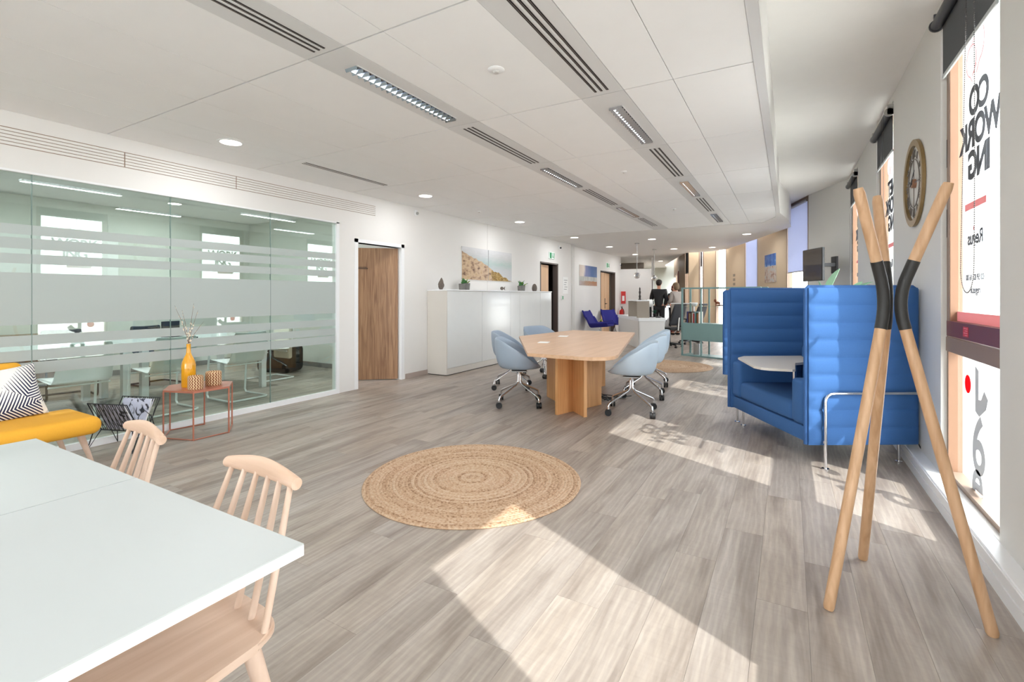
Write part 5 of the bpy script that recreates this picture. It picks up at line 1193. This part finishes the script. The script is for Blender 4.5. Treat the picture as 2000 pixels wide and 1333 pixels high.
# ================================================================== YELLOW CHAIR + PILLOW
yc = thing('lounge_armchair', 'mustard yellow upholstered lounge chair with splayed beech legs, cut by the left frame edge', 'armchair', (-4.72, 1.08, 0), radians(0))
MB().box(-.20, .36, -.50, .50, .275, .405, .06, seg=5).build('seat', YELLOW, yc, True)
bk = MB().box(-.05, .05, -.46, .25, 0, .48, .045, seg=5); bk.xf(Matrix.Translation((-.27, 0, .31)) @ Matrix.Rotation(radians(-14), 4, 'Y')).build('backrest', YELLOW, yc, True)
for sx, sy in ((.22, .40), (.22, -.4), (-.2, .38), (-.2, -.38)): 
    ex, ey = (.10, .52) if (sx > 0 and sy > 0) else (sx*1.2, sy*1.25)
    MB().tube([(sx, sy, .29), (ex, ey, .0)], [.024, .013], 14).build('leg', PALE, yc, True)
def pillow_mat():
    m = mat('palm_leaf_print', (240, 238, 234), .8); nt = m.node_tree; N = nt.nodes.new; L = nt.links.new; b = nt.nodes['Principled BSDF']
    for l in list(b.inputs['Base Color'].links): nt.links.remove(l)
    tc = N('ShaderNodeTexCoord'); sp = N('ShaderNodeSeparateXYZ'); L(tc.outputs['Object'], sp.inputs[0])
    def mt(op, a, c=None, d=None):
        n = N('ShaderNodeMath'); n.operation = op
        for i, v in enumerate((a, c, d)):
            if v is None: continue
            if isinstance(v, (int, float)): n.inputs[i].default_value = v
            else: L(v, n.inputs[i])
        return n.outputs[0]
    def frond(cy, cz, dy, dz, freq, spread_):
        # fan of thin leaflets on both sides of a spine starting at (cy,cz) along (dy,dz)
        y = mt('SUBTRACT', sp.outputs['Y'], cy); z = mt('SUBTRACT', sp.outputs['Z'], cz)
        s_ = mt('ADD', mt('MULTIPLY', y, dy), mt('MULTIPLY', z, dz)); w_ = mt('ABSOLUTE', mt('SUBTRACT', mt('MULTIPLY', y, dz), mt('MULTIPLY', z, dy)))
        ph = mt('SUBTRACT', s_, mt('MULTIPLY', w_, .75)); st = mt('GREATER_THAN', mt('SINE', mt('MULTIPLY', ph, freq)), mt('ADD', mt('MULTIPLY_ADD', w_, 7., -.5), mt('MULTIPLY', z, 2.4)))
        inside = mt('MULTIPLY', mt('GREATER_THAN', ph, -.02), mt('LESS_THAN', w_, spread_))
        return mt('MULTIPLY', mt('MULTIPLY', st, inside), mt('LESS_THAN', s_, .42))
    fa = frond(-.26, .02, .97, .24, 300, .17); fb = frond(.02, .04, .42, .90, 290, .16)
    side = mt('GREATER_THAN', mt('ADD', mt('MULTIPLY', sp.outputs['Z'], .9), mt('MULTIPLY', sp.outputs['Y'], .55)), .19)
    f = mt('ADD', mt('MULTIPLY', fa, mt('SUBTRACT', 1.0, side)), mt('MULTIPLY', fb, side))
    mx = N('ShaderNodeMix'); mx.data_type = 'RGBA'; mx.inputs[6].default_value = hexc(240, 238, 234); mx.inputs[7].default_value = hexc(28, 32, 72); L(f, mx.inputs[0]); L(mx.outputs[2], b.inputs['Base Color']); return m
pw = thing('cushion', 'square white cushion printed with navy palm leaves on the yellow chair', 'cushion', (-4.79, 1.20, .392), radians(0))
def pf(side):
    def f(u, v):
        a, b = u*2-1, v*2-1; th = .075*max(0, (1-a**4)*(1-b**4))**.6; pin = 1-.07*(1-a*a)*abs(b)**3; pin2 = 1-.07*(1-b*b)*abs(a)**3
        return (side*th, a*.205*pin2, .20+b*.20*pin)
    return f
pm = MB(); pm.grid(pf(1), 17, 17); pm.grid(pf(-1), 17, 17); bmesh.ops.remove_doubles(pm.bm, verts=pm.bm.verts, dist=.0008)
pm.xf(Matrix.Rotation(radians(-24), 4, 'Y') @ Matrix.Rotation(radians(6), 4, 'X'))
pm.build('cover', pillow_mat(), pw, True)

# ================================================================== FOREGROUND TABLES + WOODEN CHAIRS
TH = .735
for k, (x0, x1, lab) in enumerate([(-1.707, -.932, 'white square-edged table in the right foreground corner of the pair'), (-2.515, -1.712, 'white table pushed against its left side, nearer the yellow chair')]):
    t = thing('white_table', lab, 'table', (x0, -.75, 0)); W_ = x1-x0; D2 = 1.447
    MB().box(0, W_, 0, D2, TH-.003, TH, .0).build('tabletop', TABLEW, t)
    MB().box(0, W_, 0, D2, TH-.026, TH-.0028, .0).build('edge_band', TABLEE, t)
    for (lx, ly) in ((.10, .12), (W_-.10, .12), (.10, D2-.62), (W_-.12, D2-.75)): MB().box(lx-.02, lx+.02, ly-.02, ly+.02, 0, TH-.026).build('leg', TRIMW, t)
def spindle_chair(loc, rz, lab):
    t = thing('spindle_chair', lab, 'chair', (*loc, 0), rz, 'soaped beech spindle chairs at the white tables')
    # local: origin at seat centre, back at +y
    SZ = .445
    mb = MB(); pts = []
    n = 40
    for k in range(n):
        a = 2*pi*k/n; c_, s_ = cos(a), sin(a); ex = .45
        px_ = (abs(c_)**ex)*(1 if c_ > 0 else -1)*(.225 if s_ > 0 else .235); py_ = (abs(s_)**ex)*(1 if s_ > 0 else -1)*.215
        pts.append((px_, py_))
    mb.prism(pts, SZ-.022, SZ, .006); mb.build('seat', PALEH, t, True)
    for sx in (-1, 1):
        for sy in (-1, 1): MB().tube([(sx*.15, sy*.14, SZ-.02), (sx*.185, sy*.185, .2), (sx*.205, sy*.215, 0)], [.022, .0185, .014], 14).build('leg', PALE, t, True)
    MB().tube([(-.17, .17, .17), (.17, .17, .17)], .009, 8).tube([(-.178, -.178, .24), (.178, -.178, .24)], .009, 8).build('stretcher', PALE, t, True)
    zt = .775; yt = .262
    for k in range(6):
        u = k/5*2-1; b0 = (u*.195, .175-.018*(u*u), SZ-.004); b1 = (u*.145, yt+.009*(1-u*u), zt-.004)
        MB().tube([b0, ((b0[0]+b1[0])/2, (b0[1]+b1[1])/2, (b0[2]+b1[2])/2), b1], [.0088, .0098, .0075], 12).build('spindle', PALE, t, True)
    # top rail: round ends, deep flattened middle
    r = MB(); prof = []
    nn_ = 21; rings = []
    for k in range(nn_):
        u = k/(nn_-1)*2-1; hgt = .0165+.013*(1-abs(u)**1.6); th = .0165-.005*(1-abs(u)); zc = zt+.010*(1-abs(u)**1.6); yc_ = yt+.012*(1-u*u)
        rings.append([r.bm.verts.new((u*.172, yc_+th*cos(2*pi*j/16), zc+hgt*sin(2*pi*j/16))) for j in range(16)])
    for a, b in zip(rings, rings[1:]):
        for j in range(16): r.bm.faces.new((a[j], a[(j+1) % 16], b[(j+1) % 16], b[j]))
    r.bm.faces.new(rings[0]); r.bm.faces.new(rings[-1][::-1]); rl = r.build('top_rail', wood('soaped_beech_rail', (222, 192, 170), (208, 176, 150), .5, axis=0, fine=30), t, True)
    return t
sp = spindle_chair((-1.335, .585), radians(-2), 'pale beech spindle-back chair at the right foreground table')
dup(sp, (-2.115, .615, 0), radians(-6), 'pale beech spindle-back chair at the left table, below the magazine rack')
# plant whose leaf tip shows at the left frame edge
t = thing('table_plant', 'small green plant on the left table, only a leaf tip in view', 'potted plant', (-2.40, .43, TH)); MB().lathe([(.001, 0), (.05, 0), (.06, .09), (.001, .09)]).build('pot', CONC, t, True)
for k in range(9): leaf_mb(.16, .035, .5+.09*k, k*.7, .5, .002).build('leaf', LEAF, t, True, loc=(0, 0, .09))
